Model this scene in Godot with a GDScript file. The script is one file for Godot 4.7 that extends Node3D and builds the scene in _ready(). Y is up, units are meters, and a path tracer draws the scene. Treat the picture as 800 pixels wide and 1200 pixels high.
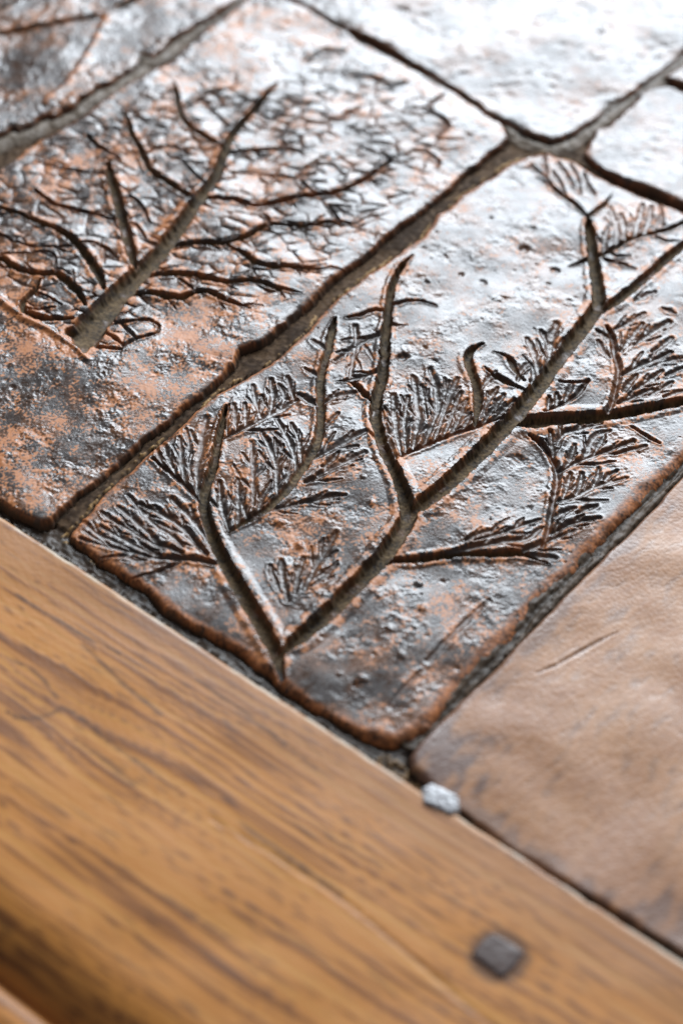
extends Node3D
# A close view of clay tiles pressed with plants, set in mortar behind a wooden board.
# Plan coordinates are millimetres: x along the board, z towards the viewer; heights h in millimetres; meshes are in metres.

const MM := 0.001

class Field:
	var x0 := 0.0
	var z0 := 0.0
	var step := 0.3
	var nx := 0
	var nz := 0
	var carve := PackedFloat32Array()
	var lip := PackedFloat32Array()
	var edge := PackedFloat32Array()
	var high := PackedFloat32Array()
	var own := PackedByteArray()
	var kind := PackedByteArray()
	func _init(ax: float, az: float, bx: float, bz: float, s: float) -> void:
		x0 = ax
		z0 = az
		step = s
		nx = int((bx - ax) / s) + 1
		nz = int((bz - az) / s) + 1
		carve.resize(nx * nz)
		lip.resize(nx * nz)
		edge.resize(nx * nz)
		high.resize(nx * nz)
		own.resize(nx * nz)
		kind.resize(nx * nz)
		edge.fill(9.0)
	var calm: Field = null
	func calm_at(x: float, z: float) -> float:
		return 1.0 if calm == null else 1.0 - 0.7 * smoothstep(0.0, 5.0, calm.edge_at(x, z))
	func edge_at(x: float, z: float) -> float:
		var i := int((x - x0) / step)
		var j := int((z - z0) / step)
		if i < 0 or j < 0 or i >= nx or j >= nz:
			return -9.0
		return edge[j * nx + i]

var fields := {}

func noise(freq: float, octaves := 3, s := 1, type := FastNoiseLite.TYPE_SIMPLEX_SMOOTH) -> FastNoiseLite:
	var n := FastNoiseLite.new()
	n.seed = s
	n.noise_type = type
	n.frequency = freq
	n.fractal_octaves = octaves
	n.fractal_type = FastNoiseLite.FRACTAL_FBM if octaves > 1 else FastNoiseLite.FRACTAL_NONE
	return n

# Signed distance (mm, positive inside, kept within 9) of every grid point to a closed outline.
func outline(f: Field, p: Array, wob: float, s: int, grow := 0.0) -> void:
	var n := p.size() / 2
	var band := 7.0
	var nx := f.nx
	var nz := f.nz
	var st := f.step
	for k in n:
		var ax: float = p[2 * k]
		var az: float = p[2 * k + 1]
		var bx: float = p[2 * ((k + 1) % n)]
		var bz: float = p[2 * ((k + 1) % n) + 1]
		var dx := bx - ax
		var dz := bz - az
		var ll := maxf(dx * dx + dz * dz, 1e-6)
		var i0 := maxi(0, int((minf(ax, bx) - band - f.x0) / st))
		var i1 := mini(nx - 1, int((maxf(ax, bx) + band - f.x0) / st))
		var j0 := maxi(0, int((minf(az, bz) - band - f.z0) / st))
		var j1 := mini(nz - 1, int((maxf(az, bz) + band - f.z0) / st))
		for j in range(j0, j1 + 1):
			var z := f.z0 + j * st
			for i in range(i0, i1 + 1):
				var x := f.x0 + i * st
				var t := clampf(((x - ax) * dx + (z - az) * dz) / ll, 0.0, 1.0)
				var ex := x - ax - t * dx
				var ez := z - az - t * dz
				var d := sqrt(ex * ex + ez * ez)
				var at := j * nx + i
				if d < f.edge[at]:
					f.edge[at] = d
	for j in nz:
		var z := f.z0 + j * st + 1e-4
		var cuts := PackedFloat32Array()
		for k in n:
			var az: float = p[2 * k + 1]
			var bz: float = p[2 * ((k + 1) % n) + 1]
			if (az > z) != (bz > z):
				var ax: float = p[2 * k]
				var bx: float = p[2 * ((k + 1) % n)]
				cuts.append(ax + (z - az) / (bz - az) * (bx - ax))
		cuts.sort()
		var c := 0
		for i in nx:
			var x := f.x0 + i * st
			while c < cuts.size() and cuts[c] < x:
				c += 1
			if c % 2 == 0:
				f.edge[j * nx + i] *= -1.0
	if wob > 0.0:
		var w1 := noise(0.09, 3, s)
		var w2 := noise(0.5, 2, s + 1)
		for at in nx * nz:
			var e := f.edge[at]
			if absf(e) < 7.0:
				var x := float(at % nx) * st + f.x0
				var z := float(at / nx) * st + f.z0
				f.edge[at] = e + grow + wob * (w1.get_noise_2d(x, z) + 0.12 * w2.get_noise_2d(x, z))

var warp := noise(0.26, 2, 77)

# Presses a stem (t), a scale leaf (l) or a vein (r) into the clay along a line of x, z, half width.
func press(f: Field, id: int, kind: String, depth: float, p: Array) -> void:
	var n := p.size() / 3
	var code := 1 if kind == "t" else 2 if kind == "l" else 3
	var st := f.step
	# a rounded line through the measured points
	var q := PackedVector3Array()
	for k in n - 1:
		var b := Vector3(p[3 * k], p[3 * k + 1], p[3 * k + 2])
		var c := Vector3(p[3 * k + 3], p[3 * k + 4], p[3 * k + 5])
		var a := Vector3(p[3 * k - 3], p[3 * k - 2], p[3 * k - 1]) if k > 0 else b * 2.0 - c
		var d := Vector3(p[3 * k + 6], p[3 * k + 7], p[3 * k + 8]) if k < n - 2 else c * 2.0 - b
		var m := clampi(int(b.distance_to(c) / 1.6), 1, 10)
		for s in m:
			q.append(b.cubic_interpolate(c, a, d, float(s) / m))
	q.append(Vector3(p[3 * n - 3], p[3 * n - 2], p[3 * n - 1]))
	if code == 1:
		for k in mini(4, q.size() / 3):
			q[k].z *= 0.45 + 0.14 * k
			q[q.size() - 1 - k].z *= 0.45 + 0.14 * k
	# sprigs fork: two finer ones leave each long one
	var segments := []
	var deep := PackedFloat32Array()
	for k in q.size() - 1:
		segments.append([q[k], q[k + 1]])
		deep.append(1.15 - 0.55 * float(k) / q.size() if code == 2 else 1.0)
	if code == 2 and q.size() > 5:
		var whole := Vector2(q[0].x, q[0].y).distance_to(Vector2(q[q.size() - 1].x, q[q.size() - 1].y))
		var turn := 1.0 if int(absf(q[0].x * 7.0 + q[0].y * 3.0)) % 2 == 0 else -1.0
		for part: float in [0.22, 0.42, 0.6, 0.78]:
			var m := int(part * (q.size() - 1))
			var a: Vector3 = q[m]
			var b: Vector3 = q[m + 1]
			var dir := Vector2(b.x - a.x, b.y - a.y).normalized()
			turn = -turn
			var far := whole * (1.0 - part) * 0.62
			var d1 := dir.rotated(turn * 0.62) * far * 0.5
			var d2 := dir.rotated(turn * 0.40) * far * 0.5
			var w := a.z * 0.62
			var mid := Vector3(a.x + d1.x, a.y + d1.y, w)
			segments.append([Vector3(a.x, a.y, w * 0.8), mid])
			segments.append([mid, Vector3(mid.x + d2.x, mid.y + d2.y, w * 0.5)])
			deep.append(0.75)
			deep.append(0.5)
	var own_depth := depth * (1.0 + (0.35 * warp.get_noise_2d(q[0].x * 9.0, q[0].y * 9.0) if code == 2 else 0.0))
	for n_pair in segments.size():
		var pair: Array = segments[n_pair]
		depth = own_depth * deep[n_pair]
		var a: Vector3 = pair[0]
		var b: Vector3 = pair[1]
		var w := maxf(maxf(a.z, b.z), 0.15)
		var r := w * 2.0 + 0.5
		var dx := b.x - a.x
		var dz := b.y - a.y
		var ll := maxf(dx * dx + dz * dz, 1e-6)
		var i0 := maxi(0, int((minf(a.x, b.x) - r - f.x0) / st))
		var i1 := mini(f.nx - 1, int((maxf(a.x, b.x) + r - f.x0) / st))
		var j0 := maxi(0, int((minf(a.y, b.y) - r - f.z0) / st))
		var j1 := mini(f.nz - 1, int((maxf(a.y, b.y) + r - f.z0) / st))
		for j in range(j0, j1 + 1):
			var z := f.z0 + j * st
			for i in range(i0, i1 + 1):
				var x := f.x0 + i * st
				var t := clampf(((x - a.x) * dx + (z - a.y) * dz) / ll, 0.0, 1.0)
				var ex := x - a.x - t * dx
				var ez := z - a.y - t * dz
				var hw := maxf(lerpf(a.z, b.z, t), 0.15)
				var d := sqrt(ex * ex + ez * ez)
				if d > hw * 2.0 + 0.5:
					continue
				var u := (d + minf(0.42, hw * 0.4) * warp.get_noise_2d(x, z)) / hw
				var c := 0.0
				if code == 1:
					c = depth * (0.72 * (1.0 - smoothstep(0.5, 1.04, u)) + 0.28 * sqrt(maxf(0.0, 1.0 - u * u)))
				elif code == 2:
					c = depth * 0.72 * (1.0 - smoothstep(0.1, 1.2, u))
				else:
					c = depth * (1.0 - smoothstep(0.1, 1.1, u))
				var at := j * f.nx + i
				if c > f.carve[at]:
					f.carve[at] = c
					if u < 1.0:
						f.own[at] = id
						f.kind[at] = code
				var v := (u - 1.5) / 0.5
				var l := (0.12 * depth + 0.04) * exp(-v * v)
				if l > f.lip[at]:
					f.lip[at] = l

# Side twigs fork off a branch on both sides, thinning towards their tips.
func fork(f: Field, id: int, p: Array, gap: float, reach: float, s: int) -> void:
	var rng := RandomNumberGenerator.new()
	rng.seed = s
	var side := 1.0
	var along := gap * 0.6
	for k in p.size() / 3 - 1:
		var a := Vector2(p[3 * k], p[3 * k + 1])
		var b := Vector2(p[3 * k + 3], p[3 * k + 4])
		var dir := (b - a).normalized()
		var l := a.distance_to(b)
		while along < l:
			var at := a + dir * along
			var d := dir.rotated(side * rng.randf_range(0.5, 0.95))
			var far := reach * rng.randf_range(0.5, 1.15)
			var m := at + d * far * 0.5
			var d2 := d.rotated(-side * rng.randf_range(0.0, 0.5))
			var tip := m + d2 * far * 0.5
			press(f, id, "r", 0.6, [at.x, at.y, 0.62, m.x, m.y, 0.5, tip.x, tip.y, 0.22])
			var d3 := d.rotated(side * rng.randf_range(0.3, 0.8))
			var t3 := m + d3 * far * rng.randf_range(0.25, 0.45)
			press(f, id, "r", 0.4, [m.x, m.y, 0.42, (m.x + t3.x) * 0.5 + 0.3, (m.y + t3.y) * 0.5, 0.36, t3.x, t3.y, 0.18])
			side = -side
			along += gap * rng.randf_range(0.7, 1.3)
		along -= l

func spot(f: Field, cx: float, cz: float, r: float, up: float) -> void:
	for j in range(maxi(0, int((cz - r * 1.6 - f.z0) / f.step)), mini(f.nz, int((cz + r * 1.6 - f.z0) / f.step))):
		for i in range(maxi(0, int((cx - r * 1.6 - f.x0) / f.step)), mini(f.nx, int((cx + r * 1.6 - f.x0) / f.step))):
			var x := f.x0 + i * f.step
			var z := f.z0 + j * f.step
			var d := Vector2(x - cx, z - cz).length() / r + 0.35 * warp.get_noise_2d(x, z)
			if d < 1.0:
				f.high[j * f.nx + i] += up * (1.0 - d * d) * (1.0 - d * d)

# A raised line of clay.
func ridge(f: Field, p: Array, up: float) -> void:
	for k in p.size() / 3 - 1:
		var a := Vector2(p[3 * k], p[3 * k + 1])
		var b := Vector2(p[3 * k + 3], p[3 * k + 4])
		var r: float = p[3 * k + 2]
		var lo := a.min(b) - Vector2(r, r) * 2.0
		var hi := a.max(b) + Vector2(r, r) * 2.0
		for j in range(maxi(0, int((lo.y - f.z0) / f.step)), mini(f.nz, int((hi.y - f.z0) / f.step))):
			for i in range(maxi(0, int((lo.x - f.x0) / f.step)), mini(f.nx, int((hi.x - f.x0) / f.step))):
				var v := Vector2(f.x0 + i * f.step, f.z0 + j * f.step)
				var d := v.distance_to(Geometry2D.get_closest_point_to_segment(v, a, b)) / r + 0.3 * warp.get_noise_2d(v.x, v.y)
				var at := j * f.nx + i
				f.lip[at] = maxf(f.lip[at], up * exp(-d * d))

# The finished height: base level and tilt, waves, crumpled fine relief, prints, worn edge.
func raise(f: Field, level: float, tilt_x: float, tilt_z: float, wave: float, crumple: float, round_: float, s: int, wide := 1000.0) -> void:
	var n1 := noise(0.022, 2, s)
	var n2 := noise(0.17, 3, s + 1)
	var n3 := noise(0.7, 3, s + 2)
	var nr := noise(0.05, 2, s + 3)
	var cx := f.x0 + f.nx * f.step * 0.5
	var cz := f.z0 + f.nz * f.step * 0.5
	for at in f.nx * f.nz:
		var e := f.edge[at]
		if e < -2.5:
			f.high[at] = -9.0
			continue
		var x := float(at % f.nx) * f.step + f.x0
		var z := float(at / f.nx) * f.step + f.z0
		var c := f.carve[at]
		var b := n2.get_noise_2d(x, z)
		var m := n3.get_noise_2d(x, z)
		var rag := clampf(0.70 + 2.2 * n1.get_noise_2d(x * 2.6 + 300.0, z * 2.6), 0.12, 1.7)
		var fine := crumple * rag * (b * 0.30 + m * 0.09 - 0.30 * maxf(0.0, 0.16 - absf(b)))
		var h := level + (x - cx) * tilt_x + (z - cz) * tilt_z + wave * n1.get_noise_2d(x, z) + f.high[at]
		if f.kind[at] == 1 and c > 0.4:
			h += minf(c - 0.4, 1.0) * (0.10 * m + 0.16 * b)
		h += fine * (1.0 - 0.5 * minf(c, 1.0)) * f.calm_at(x, z) + f.lip[at] * (1.0 - minf(1.0, c * 3.0)) - c
		var r := maxf(0.4, round_ * (1.0 + 0.9 * nr.get_noise_2d(x, z)))
		if x > wide:
			r += 2.6 * smoothstep(wide, wide + 4.0, x)
		if e < r:
			var g := (r - maxf(e, 0.0)) / r
			h -= r * 0.75 * (1.0 - sqrt(maxf(0.0, 1.0 - g * g))) 
			if e < 0.0:
				h += e * 2.6
		f.high[at] = h

func img(f: Field, bytes: PackedByteArray, format: int) -> ImageTexture:
	return ImageTexture.create_from_image(Image.create_from_data(f.nx, f.nz, false, format, bytes))

func bump_image(w: int, h: int, freq: float, oct: int, s: int) -> ImageTexture:
	var n := noise(freq, oct, s)
	n.fractal_gain = 0.6
	return ImageTexture.create_from_image(n.get_image(w, h, false, false, true))

# One mesh for each owner of grid cells; all share the field's grid, so the print sits in the clay without a seam.
func commit(f: Field, parent: Node3D, names: Dictionary, mats: Dictionary, low := -2.4) -> void:
	var nx := f.nx
	var at0 := parent.position / MM
	var cells := {}
	for j in f.nz - 1:
		for i in nx - 1:
			var at := j * nx + i
			if f.edge[at] < low and f.edge[at + nx + 1] < low:
				continue
			if f.edge[at] < low - 0.6 or f.edge[at + 1] < low - 0.6 or f.edge[at + nx] < low - 0.6 or f.edge[at + nx + 1] < low - 0.6:
				continue
			var id := f.own[at]
			if not cells.has(id):
				cells[id] = PackedInt32Array()
			cells[id].append(at)
	var remap := PackedInt32Array()
	remap.resize(nx * f.nz)
	var ids := cells.keys()
	ids.sort()
	for id in ids:
		if not names.has(id):
			continue
		remap.fill(-1)
		var list: PackedInt32Array = cells[id]
		var verts := PackedVector3Array()
		var norms := PackedVector3Array()
		var uvs := PackedVector2Array()
		var index := PackedInt32Array()
		var count := 0
		var corner := PackedInt32Array([0, 1, nx + 1, nx])
		for at in list:
			for k in 4:
				var v := at + corner[k]
				if remap[v] < 0:
					remap[v] = count
					count += 1
					var i := v % nx
					var j := v / nx
					verts.append(Vector3(f.x0 + i * f.step - at0.x, f.high[v] - at0.y, f.z0 + j * f.step - at0.z) * MM)
					var l := v - 1 if i > 0 else v
					var r := v + 1 if i < nx - 1 else v
					var u := v - nx if j > 0 else v
					var d := v + nx if j < f.nz - 1 else v
					norms.append(Vector3((f.high[l] - f.high[r]) / maxi(r - l, 1), f.step, (f.high[u] - f.high[d]) / maxf((d - u) / nx, 1)).normalized())
					uvs.append(Vector2((i + 0.5) / nx, (j + 0.5) / f.nz))
			var a := remap[at]
			var b := remap[at + 1]
			var c := remap[at + nx + 1]
			var e := remap[at + nx]
			index.append_array(PackedInt32Array([a, b, c, a, c, e]))
		var arrays := []
		arrays.resize(Mesh.ARRAY_MAX)
		arrays[Mesh.ARRAY_VERTEX] = verts
		arrays[Mesh.ARRAY_NORMAL] = norms
		arrays[Mesh.ARRAY_TEX_UV] = uvs
		arrays[Mesh.ARRAY_INDEX] = index
		var m := ArrayMesh.new()
		m.add_surface_from_arrays(Mesh.PRIMITIVE_TRIANGLES, arrays)
		var o := MeshInstance3D.new()
		o.name = names[id]
		o.mesh = m
		o.material_override = mats.get(id, mats.get(1))
		parent.add_child(o, true)

func lin(c: Vector3) -> Color:
	return Color(c.x, c.y, c.z).linear_to_srgb()

func put(bytes: PackedByteArray, k: int, c: Vector3) -> void:
	# a quick linear to sRGB
	bytes[k] = int(clampf(1.055 * pow(c.x, 0.4167) - 0.055, 0.0, 1.0) * 255.0)
	bytes[k + 1] = int(clampf(1.055 * pow(c.y, 0.4167) - 0.055, 0.0, 1.0) * 255.0)
	bytes[k + 2] = int(clampf(1.055 * pow(c.z, 0.4167) - 0.055, 0.0, 1.0) * 255.0)

# Glaze worn down to clay, earth left in the prints.
func zone_at(zones: Array, x: float, z: float) -> float:
	var w := 0.0
	for k in zones.size() / 4:
		var dx: float = (x - zones[4 * k]) / zones[4 * k + 2]
		var dz: float = (z - zones[4 * k + 1]) / zones[4 * k + 2]
		w += zones[4 * k + 3] * exp(-dx * dx - dz * dz)
	return w

# zones: x, z, radius, how much more the glaze is worn there
func glazed(f: Field, s: int, wear: float, bump: float, rust_side: float, zones := []) -> StandardMaterial3D:
	var colors := PackedByteArray()
	var rough := PackedByteArray()
	colors.resize(f.nx * f.nz * 3)
	rough.resize(f.nx * f.nz)
	var big := noise(0.035, 4, s)
	var mid := noise(0.16, 4, s + 1)
	var small := noise(0.75, 3, s + 2)
	var hue := noise(0.11, 3, s + 3)
	var umber := Vector3(0.055, 0.028, 0.016)
	var slate := Vector3(0.064, 0.052, 0.047)
	var brown := Vector3(0.135, 0.060, 0.028)
	var clay := Vector3(0.52, 0.195, 0.062)
	var clay2 := Vector3(0.34, 0.112, 0.032)
	var rust := Vector3(0.17, 0.060, 0.018)
	var earth := Vector3(0.105, 0.072, 0.034)
	for at in f.nx * f.nz:
		var e := f.edge[at]
		if e < -2.6:
			continue
		var i := at % f.nx
		var x := float(i) * f.step + f.x0
		var z := float(at / f.nx) * f.step + f.z0
		var b := big.get_noise_2d(x, z)
		var m := mid.get_noise_2d(x, z)
		var t := small.get_noise_2d(x, z)
		var g := hue.get_noise_2d(x, z)
		var c := f.carve[at]
		var l := f.lip[at]
		var col := umber.lerp(slate, smoothstep(-0.35, 0.25, g + 0.5 * t)).lerp(brown, smoothstep(-0.15, 0.4, b - g * 0.6 + t * 0.4))
		var ro := 0.30 + 0.14 * m + 0.10 * t
		# bare clay: patches, broken glaze on proud lips, worn edge
		var bare := smoothstep(0.10, 0.24, wear + 0.42 * b + 0.58 * m + 0.62 * t + l * clampf(0.7 + 2.2 * m, 0.0, 1.4) - c * 0.8 + zone_at(zones, x, z))
		col = col.lerp(clay2.lerp(clay, smoothstep(-0.3, 0.4, t + m)), bare * 0.92)
		ro = lerpf(ro, 0.46, bare)
		if c > 0.05:
			var k := f.kind[at]
			var side := smoothstep(0.05, 0.35, c) * (0.5 + 0.5 * smoothstep(-0.25, 0.25, m + t * 0.25))
			col = col.lerp(umber.lerp(rust, smoothstep(-0.35, 0.2, m + b)), side * (0.85 if k != 2 else 0.4))
			ro = lerpf(ro, 0.5, side)
			if k == 1:
				var bed := smoothstep(0.6, 1.5, c + 0.12 * t) * smoothstep(-0.6, 0.2, g + 0.5 * m + 0.35) * 0.9
				col = col.lerp(earth * (0.85 + 1.0 * t + 0.7 * m), bed)
				ro = lerpf(ro, 0.92, bed)
			elif k == 2:
				col = col.lerp(Vector3(0.060, 0.052, 0.045), smoothstep(0.3, 0.7, c) * 0.5)
				ro = lerpf(ro, 0.3, smoothstep(0.3, 0.7, c))
		if rust_side > 0.0:
			var rw := 1.9 + (rust_side - 1.9) * maxf(smoothstep(48.0, 56.0, x), smoothstep(40.0, 50.0, z) * 0.25)
			var rim := 1.0 - smoothstep(rw * 0.6, rw, e + 1.2 * m + 0.7 * t)
			rim *= smoothstep(-0.75, -0.35, m + 0.5 * g + 0.3 * t)
			col = col.lerp(Vector3(0.30, 0.105, 0.032) * (1.0 + 1.2 * t + 0.9 * m), rim * 0.95)
			ro = lerpf(ro, 0.6, rim)
		else:
			var rim := 1.0 - smoothstep(0.2, 1.3, e + 0.6 * m + 0.15 * t)
			col = col.lerp(clay2 * (0.8 + 0.5 * t), rim * 0.8 * smoothstep(-0.4, 0.1, g + m))
			ro = lerpf(ro, 0.5, rim)
		var down := 1.0 - smoothstep(-0.5, 0.4, e)  # shade on the tile's side walls, painted into the colour
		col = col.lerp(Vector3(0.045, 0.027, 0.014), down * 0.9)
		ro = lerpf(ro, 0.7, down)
		put(colors, at * 3, col)
		rough[at] = int(clampf(ro, 0.08, 1.0) * 255.0)
	var mat := StandardMaterial3D.new()
	mat.albedo_texture = img(f, colors, Image.FORMAT_RGB8)
	mat.roughness = 1.0
	mat.roughness_texture = img(f, rough, Image.FORMAT_L8)
	mat.roughness_texture_channel = BaseMaterial3D.TEXTURE_CHANNEL_RED
	mat.metallic_specular = 0.47
	mat.heightmap_enabled = true
	mat.heightmap_scale = bump
	mat.heightmap_texture = bump_image(mini(f.nx * 2, 2000), mini(f.nz * 2, 2000), 0.11, 4, s + 9)
	mat.texture_repeat = false
	return mat

func thing(called: String, label: String, category: String, at: Vector3) -> Node3D:
	var o := Node3D.new()
	o.name = called
	o.position = at * MM
	add_child(o, true)
	if label:
		o.set_meta("label", label)
	if category:
		o.set_meta("category", category)
	return o

func tile_node(floor_: Node3D, label: String, at: Vector3) -> Node3D:
	var o := Node3D.new()
	o.name = "tile"
	o.position = at * MM
	o.set_meta("label", label)
	floor_.add_child(o, true)
	return o

func duller(m: StandardMaterial3D) -> StandardMaterial3D:
	m.metallic_specular = 0.44
	return m

func commit_tile(f: Field, tile: Node3D, names: Dictionary, mat: Material) -> void:
	for at in f.nx * f.nz:
		if f.own[at] < 3:
			f.own[at] = 1 if f.edge[at] > 1.6 else 2
	# the bare grain of the clay shows on the open face; prints and edges are smoother
	var still: StandardMaterial3D = mat.duplicate()
	still.heightmap_enabled = false
	var mats := {1: mat}
	for id in names:
		if id > 1:
			mats[id] = still
	commit(f, tile, names, mats)

func main_strokes(f: Field) -> void:
	press(f, 3, "t", 2.4, [-52.8,-12.1,0.99, -47.1,-2.7,1.22, -39.5,9.2,1.44, -34.7,18.5,1.54, -27.8,25.8,1.64, -18.0,32.4,1.96, -6.2,39.0,2.28, 6.5,45.1,2.36, 15.9,50.0,2.22, 21.4,53.8,1.98, 25.8,57.7,1.64])
	press(f, 4, "t", 3.0, [20.4,51.2,1.99, 20.2,43.8,2.45, 20.5,33.3,2.58, 19.9,17.7,2.62, 19.1,5.1,2.66, 17.2,-5.1,2.57, 14.7,-11.6,2.35, 4.5,-20.6,2.03, -5.0,-27.0,1.94, -15.4,-36.0,1.84, -20.3,-42.3,1.73, -27.4,-54.9,1.64, -35.2,-65.9,1.53, -39.9,-73.3,1.42, -45.6,-81.6,1.30, -49.6,-89.0,1.18, -52.4,-97.6,1.06, -53.0,-103.8,0.67])
	press(f, 5, "t", 3.0, [15.5,-10.6,2.35, 15.4,-14.4,2.59, 16.3,-28.5,2.63, 16.0,-43.6,2.66, 15.2,-57.4,2.70, 13.9,-70.7,2.73, 12.3,-81.0,2.51, 10.2,-93.2,2.54, 8.4,-106.0,2.57, 6.9,-116.3,2.47, 4.5,-123.8,2.22, -3.5,-134.3,1.99, -11.6,-144.1,1.75, -18.1,-152.3,1.63, -21.5,-156.3,1.36])
	press(f, 6, "t", 2.6, [16.1,-60.5,2.70, 20.5,-65.2,3.08, 26.6,-72.8,2.72, 33.3,-80.0,2.35, 36.8,-83.9,2.23, 41.6,-90.4,2.11, 46.4,-97.0,1.99, 49.5,-101.6,1.87, 57.5,-112.9,1.75])
	press(f, 7, "t", 2.0, [8.3,-118.5,2.08, 9.2,-128.4,1.83, 9.6,-140.1,1.72, 9.9,-152.1,1.73, 10.3,-164.3,1.62, 12.1,-187.8,1.37])
	press(f, 5, "t", 1.2, [-21.5,-156.3,1.23, -29.8,-159.7,1.10, -37.3,-161.7,0.97, -42.4,-163.2,0.69, -46.6,-163.2,0.56])
	press(f, 5, "t", 1.2, [-21.5,-156.3,1.23, -21.3,-161.2,1.10, -21.2,-166.0,0.96, -22.2,-171.7,0.55])
	press(f, 8, "t", 1.3, [-12.0,-132.5,0.93, -9.6,-138.6,1.07, -7.8,-142.9,1.07, -6.0,-149.0,1.07, -4.2,-156.3,1.08, -0.5,-162.9,1.08, 2.3,-168.8,1.09, 4.3,-176.4,0.96, 9.7,-191.7,0.83])
	press(f, 8, "l", 0.9, [-5.4,-142.2,0.82, -0.5,-143.6,0.98, 4.6,-144.7,0.49])
	press(f, 8, "r", 0.6, [-0.4,-168.8,0.61, -4.9,-175.4,0.62, -9.8,-179.5,0.46])
	press(f, 9, "r", 1.6, [-42.1,-76.1,0.87, -45.9,-75.0,0.87, -47.4,-70.5,0.87, -50.0,-66.2,0.58])
	press(f, 9, "r", 1.2, [-43.5,-79.7,0.87, -40.9,-84.6,0.88, -37.3,-87.8,0.73, -32.8,-88.9,0.44])
	press(f, 9, "l", 1.1, [-37.8,-66.3,1.10, -39.5,-61.2,1.25, -40.2,-55.0,1.09, -40.7,-48.5,0.62])
	press(f, 9, "l", 1.1, [-28.3,-53.1,0.92, -31.0,-47.4,1.07, -33.3,-42.9,0.61])
	press(f, 9, "t", 1.5, [-21.2,-41.5,1.11, -26.3,-43.0,1.12, -30.5,-44.3,0.87, -34.5,-41.9,0.50])
	press(f, 9, "l", 0.8, [-45.8,-64.6,0.94, -41.2,-59.2,1.09, -36.1,-51.0,0.93, -32.7,-45.4,0.61])
	press(f, 9, "l", 0.7, [-39.6,-72.0,0.63, -36.7,-73.4,0.79, -34.7,-75.2,0.31])
	press(f, 10, "t", 1.5, [-52.8,-63.8,1.03, -50.4,-59.0,1.28, -44.8,-50.0,1.39, -41.7,-43.6,1.38, -36.4,-35.8,1.37, -30.5,-28.8,1.36, -24.1,-20.0,1.46, -21.4,-13.1,1.57, -19.4,-5.6,1.56, -17.3,4.6,1.42, -17.6,13.7,1.29, -18.9,20.4,1.17, -19.4,26.0,1.05])
	press(f, 10, "l", 0.9, [-20.3,25.0,0.86, -27.3,19.7,1.30, -34.2,12.8,0.73])
	press(f, 10, "l", 0.9, [-19.6,21.8,0.86, -24.5,15.6,1.44, -30.8,8.5,0.73])
	press(f, 10, "l", 0.9, [-18.8,18.6,0.86, -23.8,15.0,1.15, -27.9,12.7,0.58])
	press(f, 10, "l", 0.9, [-18.3,14.7,0.86, -20.7,9.7,1.16, -22.9,3.2,0.58])
	press(f, 10, "l", 0.9, [-21.0,13.4,0.87, -28.6,4.4,1.32, -37.2,-5.1,0.89])
	press(f, 10, "l", 0.9, [-17.1,7.5,0.87, -27.0,-3.7,1.47, -33.2,-7.6,1.19, -38.5,-10.6,0.60])
	press(f, 10, "l", 0.8, [-18.1,2.2,0.87, -21.0,-2.1,1.02, -23.5,-6.7,0.59])
	press(f, 10, "l", 0.8, [-21.7,1.7,0.73, -26.7,-4.0,1.18, -33.0,-10.6,0.59])
	press(f, 10, "l", 0.9, [-19.3,-3.1,0.88, -23.8,-8.7,1.33, -30.8,-13.4,1.34, -38.1,-17.5,0.75])
	press(f, 10, "l", 0.8, [-19.9,-7.0,0.88, -27.5,-14.8,1.19, -33.7,-18.9,0.60])
	press(f, 10, "l", 1.1, [-19.3,-11.7,0.88, -18.3,-17.1,1.48, -16.5,-22.8,1.64, -14.6,-30.1,0.90])
	press(f, 10, "l", 1.1, [-14.4,-7.2,0.88, -12.8,-12.2,1.47, -11.5,-16.5,1.47, -9.5,-22.8,0.89])
	press(f, 10, "l", 0.9, [-15.5,-10.8,0.73, -14.9,-14.1,1.18, -15.6,-18.1,0.59])
	press(f, 10, "l", 0.9, [-15.3,-2.9,0.88, -13.3,-8.2,1.32, -11.4,-14.3,1.18, -8.7,-19.8,0.59])
	press(f, 10, "l", 1.2, [-11.3,4.4,0.72, -8.6,0.8,1.30, -6.7,-2.2,1.45, -3.4,-5.9,0.58])
	press(f, 10, "l", 0.8, [-16.5,13.2,0.72, -12.7,7.3,1.01, -8.7,0.4,0.58])
	press(f, 10, "l", 0.9, [-31.9,-31.4,0.76, -30.7,-36.8,1.37, -27.2,-41.7,0.61])
	press(f, 10, "l", 0.8, [-25.5,-22.6,0.75, -25.4,-26.5,1.20, -25.8,-30.9,0.60])
	press(f, 10, "l", 1.0, [-32.2,-30.2,0.76, -35.9,-29.9,1.52, -40.3,-30.5,0.91])
	press(f, 10, "l", 0.7, [-39.8,-40.3,0.77, -42.6,-39.8,1.23, -45.8,-40.1,0.62])
	press(f, 10, "l", 0.7, [-45.3,-50.6,0.78, -48.7,-50.7,1.24, -51.8,-51.2,0.78])
	press(f, 11, "l", 1.3, [-44.5,-1.2,0.89, -43.7,-5.2,1.19, -42.3,-10.1,1.35, -41.1,-16.4,1.50, -40.0,-22.1,1.66, -39.1,-28.2,1.06])
	press(f, 11, "l", 0.8, [-43.3,-5.5,0.74, -46.8,-9.2,1.35, -51.4,-13.8,0.75])
	press(f, 11, "l", 0.8, [-42.8,-8.7,0.75, -45.4,-12.2,1.20, -49.4,-16.5,0.60])
	press(f, 11, "l", 0.8, [-44.9,-3.2,0.74, -48.8,-7.4,1.20, -52.5,-12.8,0.60])
	press(f, 11, "l", 0.9, [-41.0,-17.9,0.75, -45.4,-24.7,1.37, -50.7,-29.9,0.76])
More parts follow.
